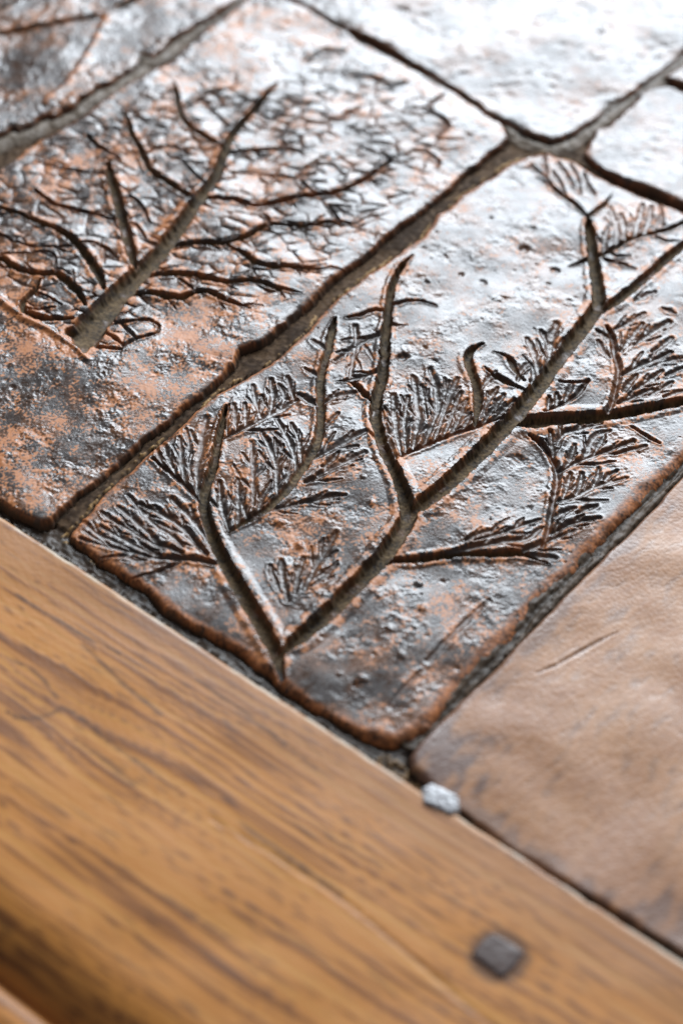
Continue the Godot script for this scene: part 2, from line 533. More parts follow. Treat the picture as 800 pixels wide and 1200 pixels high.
	press(f, 11, "l", 0.8, [-40.7,-23.0,0.76, -43.2,-27.6,1.22, -47.5,-29.7,0.61])
	press(f, 11, "l", 0.9, [-42.0,-15.1,0.75, -47.3,-19.2,1.36, -52.9,-24.2,0.76])
	press(f, 11, "l", 0.7, [-40.3,-28.1,0.61, -44.4,-31.4,1.22, -47.5,-33.7,0.77])
	press(f, 11, "l", 0.7, [-42.1,-12.2,0.60, -44.3,-17.9,0.90, -46.7,-21.6,0.45])
	press(f, 12, "l", 1.0, [9.3,35.2,0.97, 2.1,28.6,1.54, -1.6,24.8,0.85])
	press(f, 12, "l", 0.9, [5.0,33.6,0.83, 1.1,31.1,1.26, -2.4,28.3,0.70])
	press(f, 12, "l", 1.0, [9.0,31.8,0.83, 5.5,25.8,1.40, 2.6,20.0,0.85])
	press(f, 12, "l", 1.1, [10.3,29.1,0.97, 7.3,21.3,1.54, 5.5,13.8,1.42, 3.6,6.9,0.86])
	press(f, 12, "l", 0.9, [10.8,27.1,0.70, 11.3,21.7,1.26, 11.0,16.2,0.70])
	press(f, 12, "l", 0.8, [5.4,15.9,0.71, 3.4,13.4,1.13, 2.3,10.9,0.57])
	press(f, 12, "l", 0.7, [6.7,28.0,0.56, 5.7,21.5,0.84, 4.0,17.9,0.56])
	press(f, 13, "l", 1.4, [-14.4,37.7,0.98, -17.7,38.8,1.26, -21.3,41.1,1.27, -27.8,46.1,1.26, -33.5,48.5,1.27, -40.4,51.3,1.13, -48.8,54.3,0.85])
	press(f, 13, "l", 1.2, [-20.6,32.9,0.85, -25.6,30.4,1.57, -32.6,28.2,1.72, -40.0,26.6,1.01])
	press(f, 13, "l", 1.2, [-21.9,35.7,0.85, -30.1,32.9,1.57, -37.5,32.7,1.58, -45.5,33.8,0.86])
	press(f, 13, "l", 1.1, [-25.3,38.6,0.71, -31.6,37.2,1.42, -37.5,37.0,1.43, -50.3,33.5,0.72])
	press(f, 13, "l", 1.0, [-29.2,42.7,0.71, -36.8,40.7,1.28, -43.3,39.4,1.29, -49.5,38.6,0.72])
	press(f, 13, "l", 1.0, [-23.7,40.5,0.70, -28.8,41.5,1.27, -32.9,42.9,1.27, -43.3,41.9,0.71])
	press(f, 13, "l", 1.0, [-29.2,45.6,0.70, -35.2,46.6,1.41, -40.6,46.9,1.42, -47.8,47.5,0.71])
	press(f, 13, "l", 1.0, [-18.1,36.6,0.70, -23.7,35.5,1.27, -29.9,34.9,1.28, -36.8,36.4,0.71])
	press(f, 13, "l", 0.9, [-35.0,48.5,0.70, -40.6,49.0,1.27, -46.7,50.0,1.28, -53.5,48.9,0.71])
	press(f, 13, "l", 0.8, [-41.2,51.2,0.71, -45.8,51.7,1.13, -50.5,51.5,0.71])
	press(f, 13, "l", 0.8, [-35.7,43.2,0.57, -41.6,43.1,1.00, -48.2,43.5,1.00, -51.8,43.1,0.57])
	press(f, 13, "l", 0.9, [-29.0,47.9,0.70, -31.2,51.0,1.26, -34.9,51.7,1.12, -37.8,54.2,0.56])
	press(f, 14, "r", 1.2, [-32.5,22.4,0.79, -37.0,20.9,1.06, -43.5,19.4,1.20, -49.0,18.7,1.07, -54.6,17.9,0.81])
	press(f, 14, "l", 1.0, [-35.2,21.2,0.87, -42.8,12.0,1.61, -48.8,3.3,1.63, -54.1,-4.7,0.90])
	press(f, 14, "l", 0.9, [-40.3,20.2,0.87, -46.9,14.1,1.47, -54.4,6.7,0.74])
	press(f, 14, "l", 0.9, [-45.6,18.5,0.73, -51.2,15.1,1.32, -56.7,11.5,0.74])
	press(f, 14, "l", 0.8, [-46.2,12.6,0.59, -50.4,7.1,1.18, -55.4,2.9,0.60])
	press(f, 14, "l", 0.8, [-40.6,16.9,0.58, -44.7,13.6,0.88, -47.4,9.1,0.59])
	press(f, 14, "l", 0.7, [-50.5,18.1,0.59, -54.4,16.0,1.03, -56.6,14.2,0.59])
	press(f, 14, "l", 0.8, [-48.7,-3.7,0.60, -48.7,-7.5,1.20, -50.3,-11.8,0.60])
	press(f, 15, "r", 1.3, [-1.0,-29.1,0.95, -0.2,-33.0,1.09, 1.7,-37.9,1.09, 4.3,-44.8,1.23, 7.4,-51.2,1.24, 10.1,-56.8,1.10, 12.3,-61.6,0.97])
	press(f, 15, "l", 1.1, [-1.9,-27.0,1.33, -9.3,-32.7,1.94, -16.9,-40.4,1.21])
	press(f, 15, "l", 1.0, [-1.6,-29.9,0.89, -9.2,-37.4,1.80, -18.2,-48.0,0.91])
	press(f, 15, "l", 1.0, [-1.5,-31.9,0.89, -8.4,-40.5,1.35, -14.5,-50.2,0.76])
	press(f, 15, "l", 1.1, [-0.1,-33.6,0.89, -6.5,-44.6,1.66, -13.5,-53.0,1.52, -18.9,-58.2,0.92])
	press(f, 15, "l", 1.0, [-5.0,-46.8,0.75, -11.5,-53.8,1.22, -14.7,-56.8,0.77])
	press(f, 15, "l", 1.1, [1.1,-36.9,0.89, -4.4,-51.1,1.66, -9.3,-57.6,1.68, -16.8,-64.0,0.93])
	press(f, 15, "l", 1.0, [2.4,-40.3,0.89, -2.4,-51.8,1.36, -5.7,-59.7,1.37, -7.7,-65.8,0.77])
	press(f, 15, "l", 1.0, [3.6,-42.8,0.90, 0.4,-51.4,1.36, -3.6,-61.5,0.76])
	press(f, 15, "l", 1.0, [4.7,-45.6,0.90, 2.6,-52.3,1.36, -0.3,-60.4,0.76])
	press(f, 15, "l", 0.9, [5.9,-49.0,0.75, 5.3,-52.3,1.20, 4.0,-56.3,0.76])
	press(f, 15, "l", 0.8, [-5.8,-54.7,0.61, -7.3,-59.3,1.07, -10.8,-63.2,0.61])
	press(f, 15, "l", 0.7, [-6.4,-30.5,0.74, -10.8,-33.7,1.20, -13.8,-35.9,0.75])
	press(f, 16, "t", 1.7, [7.5,-53.6,1.35, 3.1,-61.4,1.49, -2.7,-68.1,1.50, -9.4,-73.4,1.52, -12.0,-78.2,1.40, -11.2,-83.5,1.15])
	press(f, 16, "t", 1.3, [10.6,-74.6,1.12, 6.5,-74.1,1.38, 1.7,-73.9,1.38, -4.5,-75.0,0.88])
	press(f, 16, "t", 1.2, [8.0,-78.3,1.00, 3.4,-80.3,1.13, -2.1,-83.7,1.14, -6.6,-82.8,0.64])
	press(f, 16, "l", 1.0, [9.8,-83.8,1.08, 3.1,-90.2,1.56, -2.5,-94.6,0.94])
	press(f, 16, "l", 1.1, [10.1,-87.0,1.08, 6.5,-94.1,1.72, 3.6,-98.8,1.73, 0.7,-106.2,1.27])
	press(f, 16, "l", 0.9, [4.5,-96.5,0.94, 1.3,-98.8,1.26, -1.5,-100.6,0.79])
	press(f, 16, "l", 0.9, [7.3,-56.4,0.75, 5.0,-64.0,1.22, 3.9,-69.9,0.61])
	press(f, 16, "l", 0.9, [9.0,-55.8,0.75, 7.9,-62.6,1.21, 7.2,-68.8,0.61])
	press(f, 16, "l", 0.9, [10.5,-58.1,0.75, 10.6,-63.9,1.21, 10.8,-68.9,0.61])
	press(f, 16, "l", 0.7, [0.4,-66.9,0.61, -0.6,-70.9,1.07, -0.9,-75.7,0.62])
	press(f, 16, "l", 0.7, [6.4,-76.9,0.61, 4.5,-82.3,1.08, 4.4,-86.2,0.62])
	press(f, 16, "l", 0.8, [10.0,-79.0,0.77, 8.2,-83.4,1.23, 5.2,-85.9,0.62])
	press(f, 17, "r", 1.0, [20.3,-71.3,0.83, 21.4,-75.1,0.84, 22.4,-78.9,0.98, 23.3,-84.5,0.98, 22.5,-90.7,0.71])
	press(f, 17, "l", 0.8, [20.2,-73.1,0.76, 18.8,-75.7,1.22, 17.5,-77.6,0.61])
	press(f, 17, "l", 0.8, [21.3,-76.0,0.76, 19.9,-78.6,1.22, 18.4,-80.3,0.61])
	press(f, 17, "l", 0.8, [22.0,-79.5,0.76, 20.7,-83.3,1.22, 19.4,-87.1,0.62])
	press(f, 17, "r", 0.7, [16.4,-85.0,0.56, 19.8,-87.4,0.70, 22.5,-90.2,0.71])
	press(f, 18, "r", 1.5, [35.1,-81.5,1.11, 33.1,-88.1,1.26, 30.0,-95.2,1.27, 26.6,-101.3,1.28, 22.2,-106.1,1.29, 17.3,-112.1,1.15, 13.3,-114.9,0.72])
	press(f, 18, "l", 1.1, [22.8,-108.1,0.94, 21.7,-115.4,1.57, 20.9,-123.0,0.95])
	press(f, 18, "l", 1.2, [24.4,-114.1,0.94, 25.1,-120.9,1.73, 26.9,-129.3,1.11])
	press(f, 18, "l", 1.2, [28.9,-99.7,1.08, 30.6,-105.1,1.55, 32.1,-110.0,1.40, 34.9,-118.0,0.78])
	press(f, 18, "l", 1.1, [33.5,-108.7,0.78, 35.8,-113.7,1.40, 40.2,-119.5,0.94])
	press(f, 18, "l", 1.0, [33.2,-94.0,0.92, 32.7,-98.0,1.39, 32.4,-102.2,0.77])
	press(f, 18, "l", 1.1, [35.2,-96.6,0.92, 36.6,-102.8,1.39, 37.3,-108.9,0.77])
	press(f, 18, "l", 0.9, [40.1,-97.4,0.77, 41.2,-101.4,1.23, 42.4,-106.8,0.62])
	press(f, 18, "l", 1.1, [34.7,-88.9,0.91, 36.6,-93.5,1.38, 39.3,-100.2,0.77])
	press(f, 18, "l", 0.9, [44.2,-99.5,0.76, 45.6,-103.1,1.23, 47.7,-106.4,0.77])
	press(f, 18, "l", 0.9, [13.7,-130.7,0.80, 14.2,-133.8,1.61, 15.8,-138.4,0.80])
	press(f, 18, "l", 0.9, [16.1,-115.8,0.79, 17.4,-120.6,1.27, 18.9,-127.6,0.64])
	press(f, 18, "l", 0.7, [22.0,-133.5,0.64, 24.3,-133.9,1.12, 26.2,-133.9,0.64])
	press(f, 18, "l", 0.8, [30.3,-114.6,0.78, 31.1,-119.3,1.26, 31.4,-123.7,0.79])
	press(f, 18, "l", 0.7, [15.0,-107.5,0.78, 18.4,-105.3,1.25, 22.1,-103.4,0.62])
	press(f, 18, "l", 0.7, [12.0,-111.2,0.63, 15.3,-110.9,1.10, 18.2,-110.3,0.63])
	press(f, 18, "l", 0.8, [39.3,-108.2,0.77, 40.9,-112.5,1.24, 42.8,-116.2,0.78])
	press(f, 19, "r", 1.5, [50.9,-26.0,1.04, 48.3,-32.4,1.18, 44.7,-39.3,1.20, 40.1,-48.6,1.34, 36.7,-53.5,1.35, 32.0,-57.3,1.23, 26.6,-59.6,1.23, 23.0,-59.8,0.82])
	press(f, 19, "l", 1.1, [37.7,-53.4,0.88, 38.8,-58.4,1.18, 40.2,-62.9,1.19, 42.8,-68.3,1.19, 47.2,-78.1,0.75])
	press(f, 19, "l", 1.0, [38.2,-55.2,0.89, 37.0,-60.1,1.34, 35.0,-65.3,0.75])
	press(f, 19, "l", 1.1, [40.1,-61.8,0.89, 38.2,-68.1,1.34, 37.5,-73.2,1.35, 39.4,-77.1,0.75])
	press(f, 19, "l", 0.9, [41.3,-65.7,0.74, 39.9,-71.0,1.20, 39.1,-74.9,0.60])
	press(f, 19, "l", 1.0, [33.2,-56.9,0.89, 29.8,-61.4,1.34, 26.4,-65.1,0.75])
	press(f, 19, "l", 1.1, [30.8,-62.2,0.90, 29.9,-67.1,1.35, 32.5,-73.1,1.36, 35.7,-78.2,0.75])
	press(f, 19, "l", 1.2, [43.9,-42.6,1.02, 46.7,-47.6,1.31, 48.1,-52.4,1.32, 49.8,-56.0,1.32, 54.1,-63.3,0.74])
	press(f, 19, "l", 1.0, [44.5,-45.2,0.87, 42.9,-49.7,1.32, 40.7,-54.6,0.74])
	press(f, 19, "l", 1.0, [46.3,-49.0,0.88, 45.3,-53.1,1.32, 43.0,-57.0,0.74])
	press(f, 19, "l", 1.0, [48.7,-54.2,0.88, 47.5,-58.2,1.32, 45.6,-62.0,0.74])
	press(f, 19, "l", 1.0, [47.1,-37.4,0.87, 48.1,-40.4,1.30, 49.5,-43.8,0.73])
	press(f, 19, "l", 1.0, [51.2,-42.6,0.72, 52.5,-45.9,1.31, 53.8,-48.3,0.73])
	press(f, 19, "l", 1.3, [49.4,-30.3,1.00, 50.9,-34.5,1.29, 52.5,-39.0,1.30, 57.3,-44.8,0.72])
	press(f, 19, "l", 1.1, [47.7,-20.7,0.85, 49.5,-24.8,1.28, 51.8,-30.6,1.14, 55.1,-37.7,0.72])
	press(f, 19, "l", 1.0, [48.8,-20.0,0.71, 52.0,-21.9,1.42, 55.7,-24.2,0.99])
	press(f, 19, "l", 0.8, [49.6,-59.0,0.74, 49.6,-61.7,1.18, 50.3,-64.2,0.59])
	press(f, 19, "r", 0.7, [43.6,-82.6,0.55, 48.7,-82.2,0.69, 53.7,-81.8,0.55])
	press(f, 19, "l", 0.8, [46.8,-71.3,0.60, 48.7,-74.8,1.04, 51.0,-78.6,0.60])
	press(f, 20, "t", 2.2, [21.4,8.2,1.61, 22.6,5.1,1.50, 27.3,0.3,1.38, 32.3,-5.6,1.39, 36.4,-10.0,1.39, 42.6,-14.8,1.39, 46.6,-19.0,1.39, 50.8,-20.4,1.04, 56.4,-21.4,0.58])
	press(f, 20, "l", 1.2, [32.3,-6.9,0.85, 36.7,-13.6,1.28, 42.0,-20.6,1.28, 46.0,-25.2,1.29, 46.6,-31.4,0.72])
	press(f, 20, "l", 1.0, [34.9,-15.4,0.71, 38.1,-20.3,1.14, 41.0,-26.1,1.15, 44.4,-33.8,0.58])
	press(f, 20, "l", 0.9, [33.2,-13.6,0.57, 34.8,-18.3,1.14, 37.5,-22.8,0.57])
	press(f, 21, "l", 0.8, [-5.6,-149.4,0.99, -11.3,-158.1,1.50, -19.0,-166.2,0.84])
	press(f, 21, "l", 0.8, [-4.9,-153.4,0.82, -9.6,-159.6,1.33, -14.2,-165.0,0.84])
	press(f, 21, "l", 0.8, [-4.0,-157.0,0.99, -7.8,-165.9,1.50, -11.6,-174.4,0.84])
	press(f, 21, "l", 0.8, [-2.6,-161.0,0.99, -5.2,-168.1,1.34, -8.7,-175.1,0.84])
	press(f, 21, "l", 0.7, [-1.5,-164.4,0.83, -2.8,-169.0,1.17, -3.9,-172.8,0.67])
	press(f, 21, "l", 0.7, [-8.0,-145.6,0.82, -10.7,-150.6,1.16, -13.4,-156.3,0.66])
	press(f, 21, "l", 0.7, [-6.7,-146.1,0.66, -2.8,-146.1,0.98, -0.1,-149.0,0.49])
	press(f, 21, "l", 0.7, [1.3,-162.1,0.66, 5.0,-162.5,0.99, 7.7,-165.4,0.50])
	press(f, 22, "r", 0.7, [-52.1,-175.8,0.63, -47.9,-170.7,0.79, -43.5,-165.3,0.62])
	press(f, 22, "r", 0.7, [-45.2,-174.3,0.63, -39.6,-171.2,0.78, -34.0,-166.9,0.62])
	press(f, 22, "r", 0.7, [-51.6,-167.5,0.63, -46.4,-165.9,0.78, -40.6,-163.6,0.62])
	press(f, 22, "r", 0.7, [-35.5,-175.3,0.63, -31.6,-171.5,0.78, -26.6,-168.5,0.62])
	press(f, 22, "r", 0.6, [-41.6,-176.2,0.63, -36.2,-172.3,0.78, -30.2,-165.4,0.62])
	press(f, 22, "r", 0.6, [-43.9,-169.3,0.63, -39.0,-166.2,0.78, -34.1,-162.0,0.62])
	press(f, 23, "r", 0.3, [51.6,28.1,1.12, 51.0,17.8,1.13, 50.9,8.8,1.14, 51.1,0.3,0.64])
	press(f, 23, "r", 0.3, [53.2,46.5,1.09, 52.3,39.5,1.22, 51.9,32.3,0.74])

func main_spots(f: Field) -> void:
	spot(f, -10.9, 14.0, 1.93, 0.70)
	spot(f, -1.0, 17.1, 2.13, 0.80)
	spot(f, 32.8, 7.6, 1.68, 0.70)
	spot(f, 41.7, 44.3, 2.01, 0.80)
	spot(f, 27.6, 18.5, 1.25, 0.40)
	spot(f, 45.0, 31.3, 1.62, 0.40)
	spot(f, 4.4, -8.1, 1.52, 0.35)
	spot(f, 38.9, 13.8, 1.87, 0.50)
	spot(f, 36.6, 26.0, 1.44, 0.40)
	spot(f, 36.1, 46.4, 1.21, 0.40)
	spot(f, -3.7, -14.5, 1.10, 0.30)
	spot(f, -26.4, -63.3, 2.33, -1.00)
	spot(f, -27.9, -130.0, 2.71, -0.80)
	spot(f, -14.6, -127.5, 2.19, -0.70)
	spot(f, -41.7, -95.9, 1.45, -0.50)
	spot(f, -23.6, -70.8, 1.17, -0.40)
	spot(f, 4.0, -98.1, 1.41, -0.50)
	spot(f, 25.9, -48.8, 3.55, -0.70)
	spot(f, -2.8, -117.5, 1.68, -0.40)
	spot(f, -28.4, -107.3, 2.18, -0.40)
	spot(f, -18.5, -105.0, 1.68, -0.40)
	spot(f, -36.0, -106.3, 1.46, -0.50)
	spot(f, -31.7, -139.9, 1.24, -0.60)
	spot(f, -45.1, -135.2, 1.25, -0.40)
	spot(f, 5.4, -112.4, 1.43, -0.40)
	spot(f, -45.1, -109.5, 1.96, -0.40)

func left_strokes(f: Field) -> void:
	press(f, 3, "t", 3.0, [-108.3,-5.7,5.58, -106.6,-9.2,5.34, -107.2,-15.9,4.73, -110.3,-28.5,3.89, -112.5,-42.8,3.28, -116.0,-58.8,2.80, -120.0,-72.5,2.43, -123.6,-84.1,2.05, -126.8,-93.9,1.79, -132.1,-103.5,1.53, -136.7,-113.3,1.41, -139.1,-122.0,1.28, -140.6,-130.5,1.14, -143.3,-142.0,0.87, -144.1,-146.6,0.58])
	press(f, 3, "t", 3.0, [-98.9,-0.5,1.00, -100.7,-2.5,2.52, -103.2,-5.9,4.30, -105.4,-10.2,5.09, -107.0,-15.0,4.86])
	press(f, 4, "t", 2.2, [-115.8,-41.6,1.71, -124.9,-48.8,1.73, -135.2,-57.0,1.75, -145.9,-65.3,1.77, -152.6,-70.2,1.51, -157.5,-75.1,1.25])
	press(f, 5, "t", 1.9, [-121.6,-77.6,1.22, -123.9,-78.5,1.36, -134.2,-80.2,1.37, -144.7,-81.4,1.24, -154.3,-87.1,1.12, -161.9,-91.2,0.98, -167.6,-95.8,0.85, -174.0,-99.8,0.57])
	press(f, 6, "t", 1.7, [-134.2,-106.0,1.12, -142.9,-106.5,1.27, -150.6,-107.4,1.27, -158.4,-111.5,1.14, -168.7,-121.0,0.87, -171.5,-123.2,0.58])
	press(f, 6, "r", 0.9, [-158.7,-111.9,0.80, -158.4,-122.1,0.81, -158.3,-128.7,0.81, -153.8,-133.4,0.49])
	press(f, 6, "r", 0.8, [-156.3,-121.9,0.64, -149.8,-119.7,0.64, -140.5,-116.9,0.64])
	press(f, 7, "r", 1.4, [-132.1,-103.5,0.94, -128.8,-107.6,1.10, -125.4,-112.4,1.10, -119.6,-118.8,0.94, -113.6,-121.4,0.63])
	press(f, 7, "r", 0.8, [-118.5,-119.7,0.63, -124.0,-123.7,0.63, -125.1,-127.8,0.48])
	press(f, 8, "r", 1.9, [-120.0,-81.3,1.22, -116.5,-84.4,1.38, -113.0,-86.8,1.38, -106.4,-89.6,1.37, -101.5,-96.8,1.38, -98.4,-101.8,1.23, -94.5,-105.9,1.23, -90.1,-113.8,1.23, -88.5,-123.1,1.09, -88.2,-130.6,0.94, -87.8,-137.1,0.78, -92.9,-139.5,0.47])
	press(f, 8, "r", 0.9, [-94.8,-106.2,0.77, -100.6,-107.7,0.77, -104.7,-109.6,0.77, -106.6,-116.4,0.78, -104.3,-120.3,0.78, -100.6,-122.9,0.62])
	press(f, 8, "r", 0.8, [-124.0,-97.6,0.47, -117.4,-102.8,0.62, -111.2,-106.3,0.62, -104.2,-109.4,0.62])
	press(f, 8, "r", 0.8, [-102.6,-109.6,0.46, -99.7,-111.5,0.62, -96.8,-114.1,0.46])
	press(f, 9, "t", 2.1, [-113.3,-54.9,1.33, -110.1,-61.1,1.46, -105.3,-65.2,1.46, -101.1,-69.4,1.47, -97.8,-77.3,1.34, -97.1,-83.7,1.21, -93.2,-87.6,1.21, -86.7,-92.7,1.08, -81.6,-99.5,0.94, -75.2,-103.9,0.54])
	press(f, 9, "r", 1.0, [-97.0,-84.9,0.91, -99.7,-87.2,0.76, -101.4,-87.5,0.46])
	press(f, 9, "r", 0.9, [-81.0,-100.6,0.76, -85.3,-103.3,0.76, -88.3,-104.8,0.61, -82.7,-109.0,0.46])
	press(f, 10, "t", 1.9, [-99.9,-67.6,1.06, -93.6,-68.1,1.33, -87.0,-66.5,1.32, -83.2,-68.2,1.32, -77.4,-72.6,1.19, -70.9,-76.6,0.92, -68.3,-81.1,0.53])
	press(f, 11, "t", 1.9, [-110.0,-37.9,1.17, -106.6,-44.1,1.44, -100.5,-49.4,1.44, -94.9,-51.0,1.31, -89.1,-53.3,1.31, -84.1,-58.1,1.18, -81.0,-60.2,1.18, -75.6,-61.2,1.04, -71.1,-62.8,1.04, -66.9,-64.9,0.52])
	press(f, 12, "t", 2.0, [-108.0,-29.9,1.30, -103.2,-35.2,1.43, -97.2,-37.6,1.55, -94.0,-39.9,1.42, -92.7,-43.7,1.30, -90.2,-46.4,1.17, -84.5,-47.0,1.04, -78.1,-47.7,0.77, -74.1,-48.6,0.39])
	press(f, 12, "r", 0.9, [-91.9,-44.4,0.73, -96.1,-45.1,0.73, -100.9,-45.8,0.59])
	press(f, 13, "t", 2.1, [-115.3,-26.9,1.56, -121.7,-31.1,1.57, -130.9,-35.2,1.58, -137.9,-37.5,1.46, -145.2,-38.5,1.33, -151.7,-37.5,1.20, -158.5,-36.7,1.07, -167.8,-34.5,0.94, -178.8,-30.1,0.68])
	press(f, 14, "t", 2.1, [-114.1,-17.2,1.41, -117.9,-19.3,1.42, -124.3,-21.2,1.43, -130.9,-22.0,1.44, -134.1,-19.2,1.30, -140.6,-16.4,1.31, -145.9,-16.2,1.31, -150.4,-16.1,1.18, -158.4,-13.6,0.79])
	press(f, 15, "t", 1.9, [-112.7,-10.1,1.53, -115.0,-8.6,1.53, -119.2,-4.5,1.40, -123.3,-3.1,1.15, -126.7,-3.3,1.02, -129.5,-6.1,0.90, -130.6,-12.6,0.91, -132.8,-17.1,0.65])
	press(f, 15, "r", 0.9, [-126.9,-4.2,0.58, -123.6,-6.4,0.72, -120.4,-10.2,0.58])
	press(f, 15, "r", 0.8, [-129.1,-11.7,0.58, -124.7,-12.4,0.58, -119.7,-12.5,0.43])
	press(f, 16, "r", 0.9, [-164.2,-23.2,0.60, -158.0,-24.6,0.75, -151.2,-25.4,0.74, -144.4,-28.0,0.74, -136.3,-35.0,0.74])
	press(f, 16, "r", 0.8, [-151.1,-17.7,0.59, -145.0,-23.6,0.59, -138.6,-28.5,0.59, -131.5,-22.6,0.44])
	press(f, 17, "r", 1.2, [-165.0,-48.1,0.76, -156.5,-47.2,0.91, -149.5,-49.8,0.91, -142.5,-52.4,0.91, -135.6,-54.9,0.75])
	press(f, 17, "r", 1.0, [-175.7,-60.4,0.62, -167.1,-62.4,0.77, -159.7,-65.9,0.77, -153.0,-69.3,0.62])
	press(f, 18, "r", 1.2, [-173.0,-81.4,0.95, -165.5,-79.2,1.10, -156.5,-79.0,0.78])
	press(f, 19, "r", 0.9, [-124.6,-50.2,0.60, -131.7,-56.0,0.02])
	press(f, 16, "r", 0.8, [-135.7,-38.3,0.60, -133.3,-40.9,0.60, -129.0,-41.8,0.74, -122.4,-40.9,0.59])
	press(f, 4, "r", 0.9, [-141.8,-62.9,0.61, -140.2,-66.1,0.76, -134.3,-65.3,0.76, -126.4,-60.6,0.60])
	press(f, 4, "r", 0.8, [-132.1,-55.6,0.60, -129.1,-57.1,0.75, -122.4,-53.8,0.60])
	press(f, 5, "r", 0.8, [-151.4,-86.0,0.62, -150.8,-92.1,0.63, -146.7,-95.6,0.63, -140.6,-96.0,0.63])
	press(f, 5, "r", 0.8, [-139.9,-91.7,0.62, -132.3,-89.1,0.77, -125.5,-87.2,0.62])
	press(f, 20, "r", 1.0, [-101.7,-17.5,0.72, -99.4,-20.5,0.72, -95.9,-25.1,0.72, -90.8,-25.3,0.57, -89.1,-22.6,0.57, -92.2,-15.9,0.85, -92.6,-11.0,0.71])
	press(f, 20, "r", 1.0, [-100.5,-18.5,0.72, -96.3,-17.5,0.71, -92.0,-16.1,0.57])
	press(f, 20, "r", 1.0, [-101.7,-12.3,0.71, -97.3,-12.0,0.85, -92.2,-11.4,0.57])
	press(f, 20, "r", 0.9, [-98.1,-5.3,0.71, -95.3,-7.6,0.85, -92.1,-9.4,0.57])
	press(f, 21, "r", 0.8, [-138.1,-129.3,0.48, -132.4,-129.8,0.64, -130.5,-141.2,0.02])
	press(f, 21, "r", 1.0, [-136.5,-141.2,0.81, -130.8,-141.6,0.97, -127.6,-143.2,0.64])
	press(f, 21, "r", 1.0, [-121.7,-142.4,0.64, -117.9,-141.9,0.80, -114.6,-144.7,0.80, -115.1,-150.1,0.80, -113.2,-152.5,0.48])
	press(f, 21, "r", 1.2, [-127.3,-167.5,0.98, -122.9,-170.6,1.15, -117.7,-171.2,1.14, -113.4,-170.9,0.82, -110.9,-176.5,0.65])
	press(f, 22, "r", 1.0, [-94.8,-167.9,0.97, -88.1,-166.7,0.96, -83.9,-164.5,0.80, -83.2,-158.7,0.48])
	press(f, 22, "r", 0.9, [-95.9,-168.3,0.65, -96.6,-174.3,0.81, -96.8,-179.5,0.49])
	press(f, 22, "r", 0.8, [-85.4,-146.7,0.63, -81.1,-148.6,0.79, -75.5,-147.9,0.78, -73.8,-144.5,0.47])
	press(f, 21, "l", 1.2, [-145.4,-165.2,1.08, -144.0,-172.1,2.17, -139.6,-177.3,1.09])

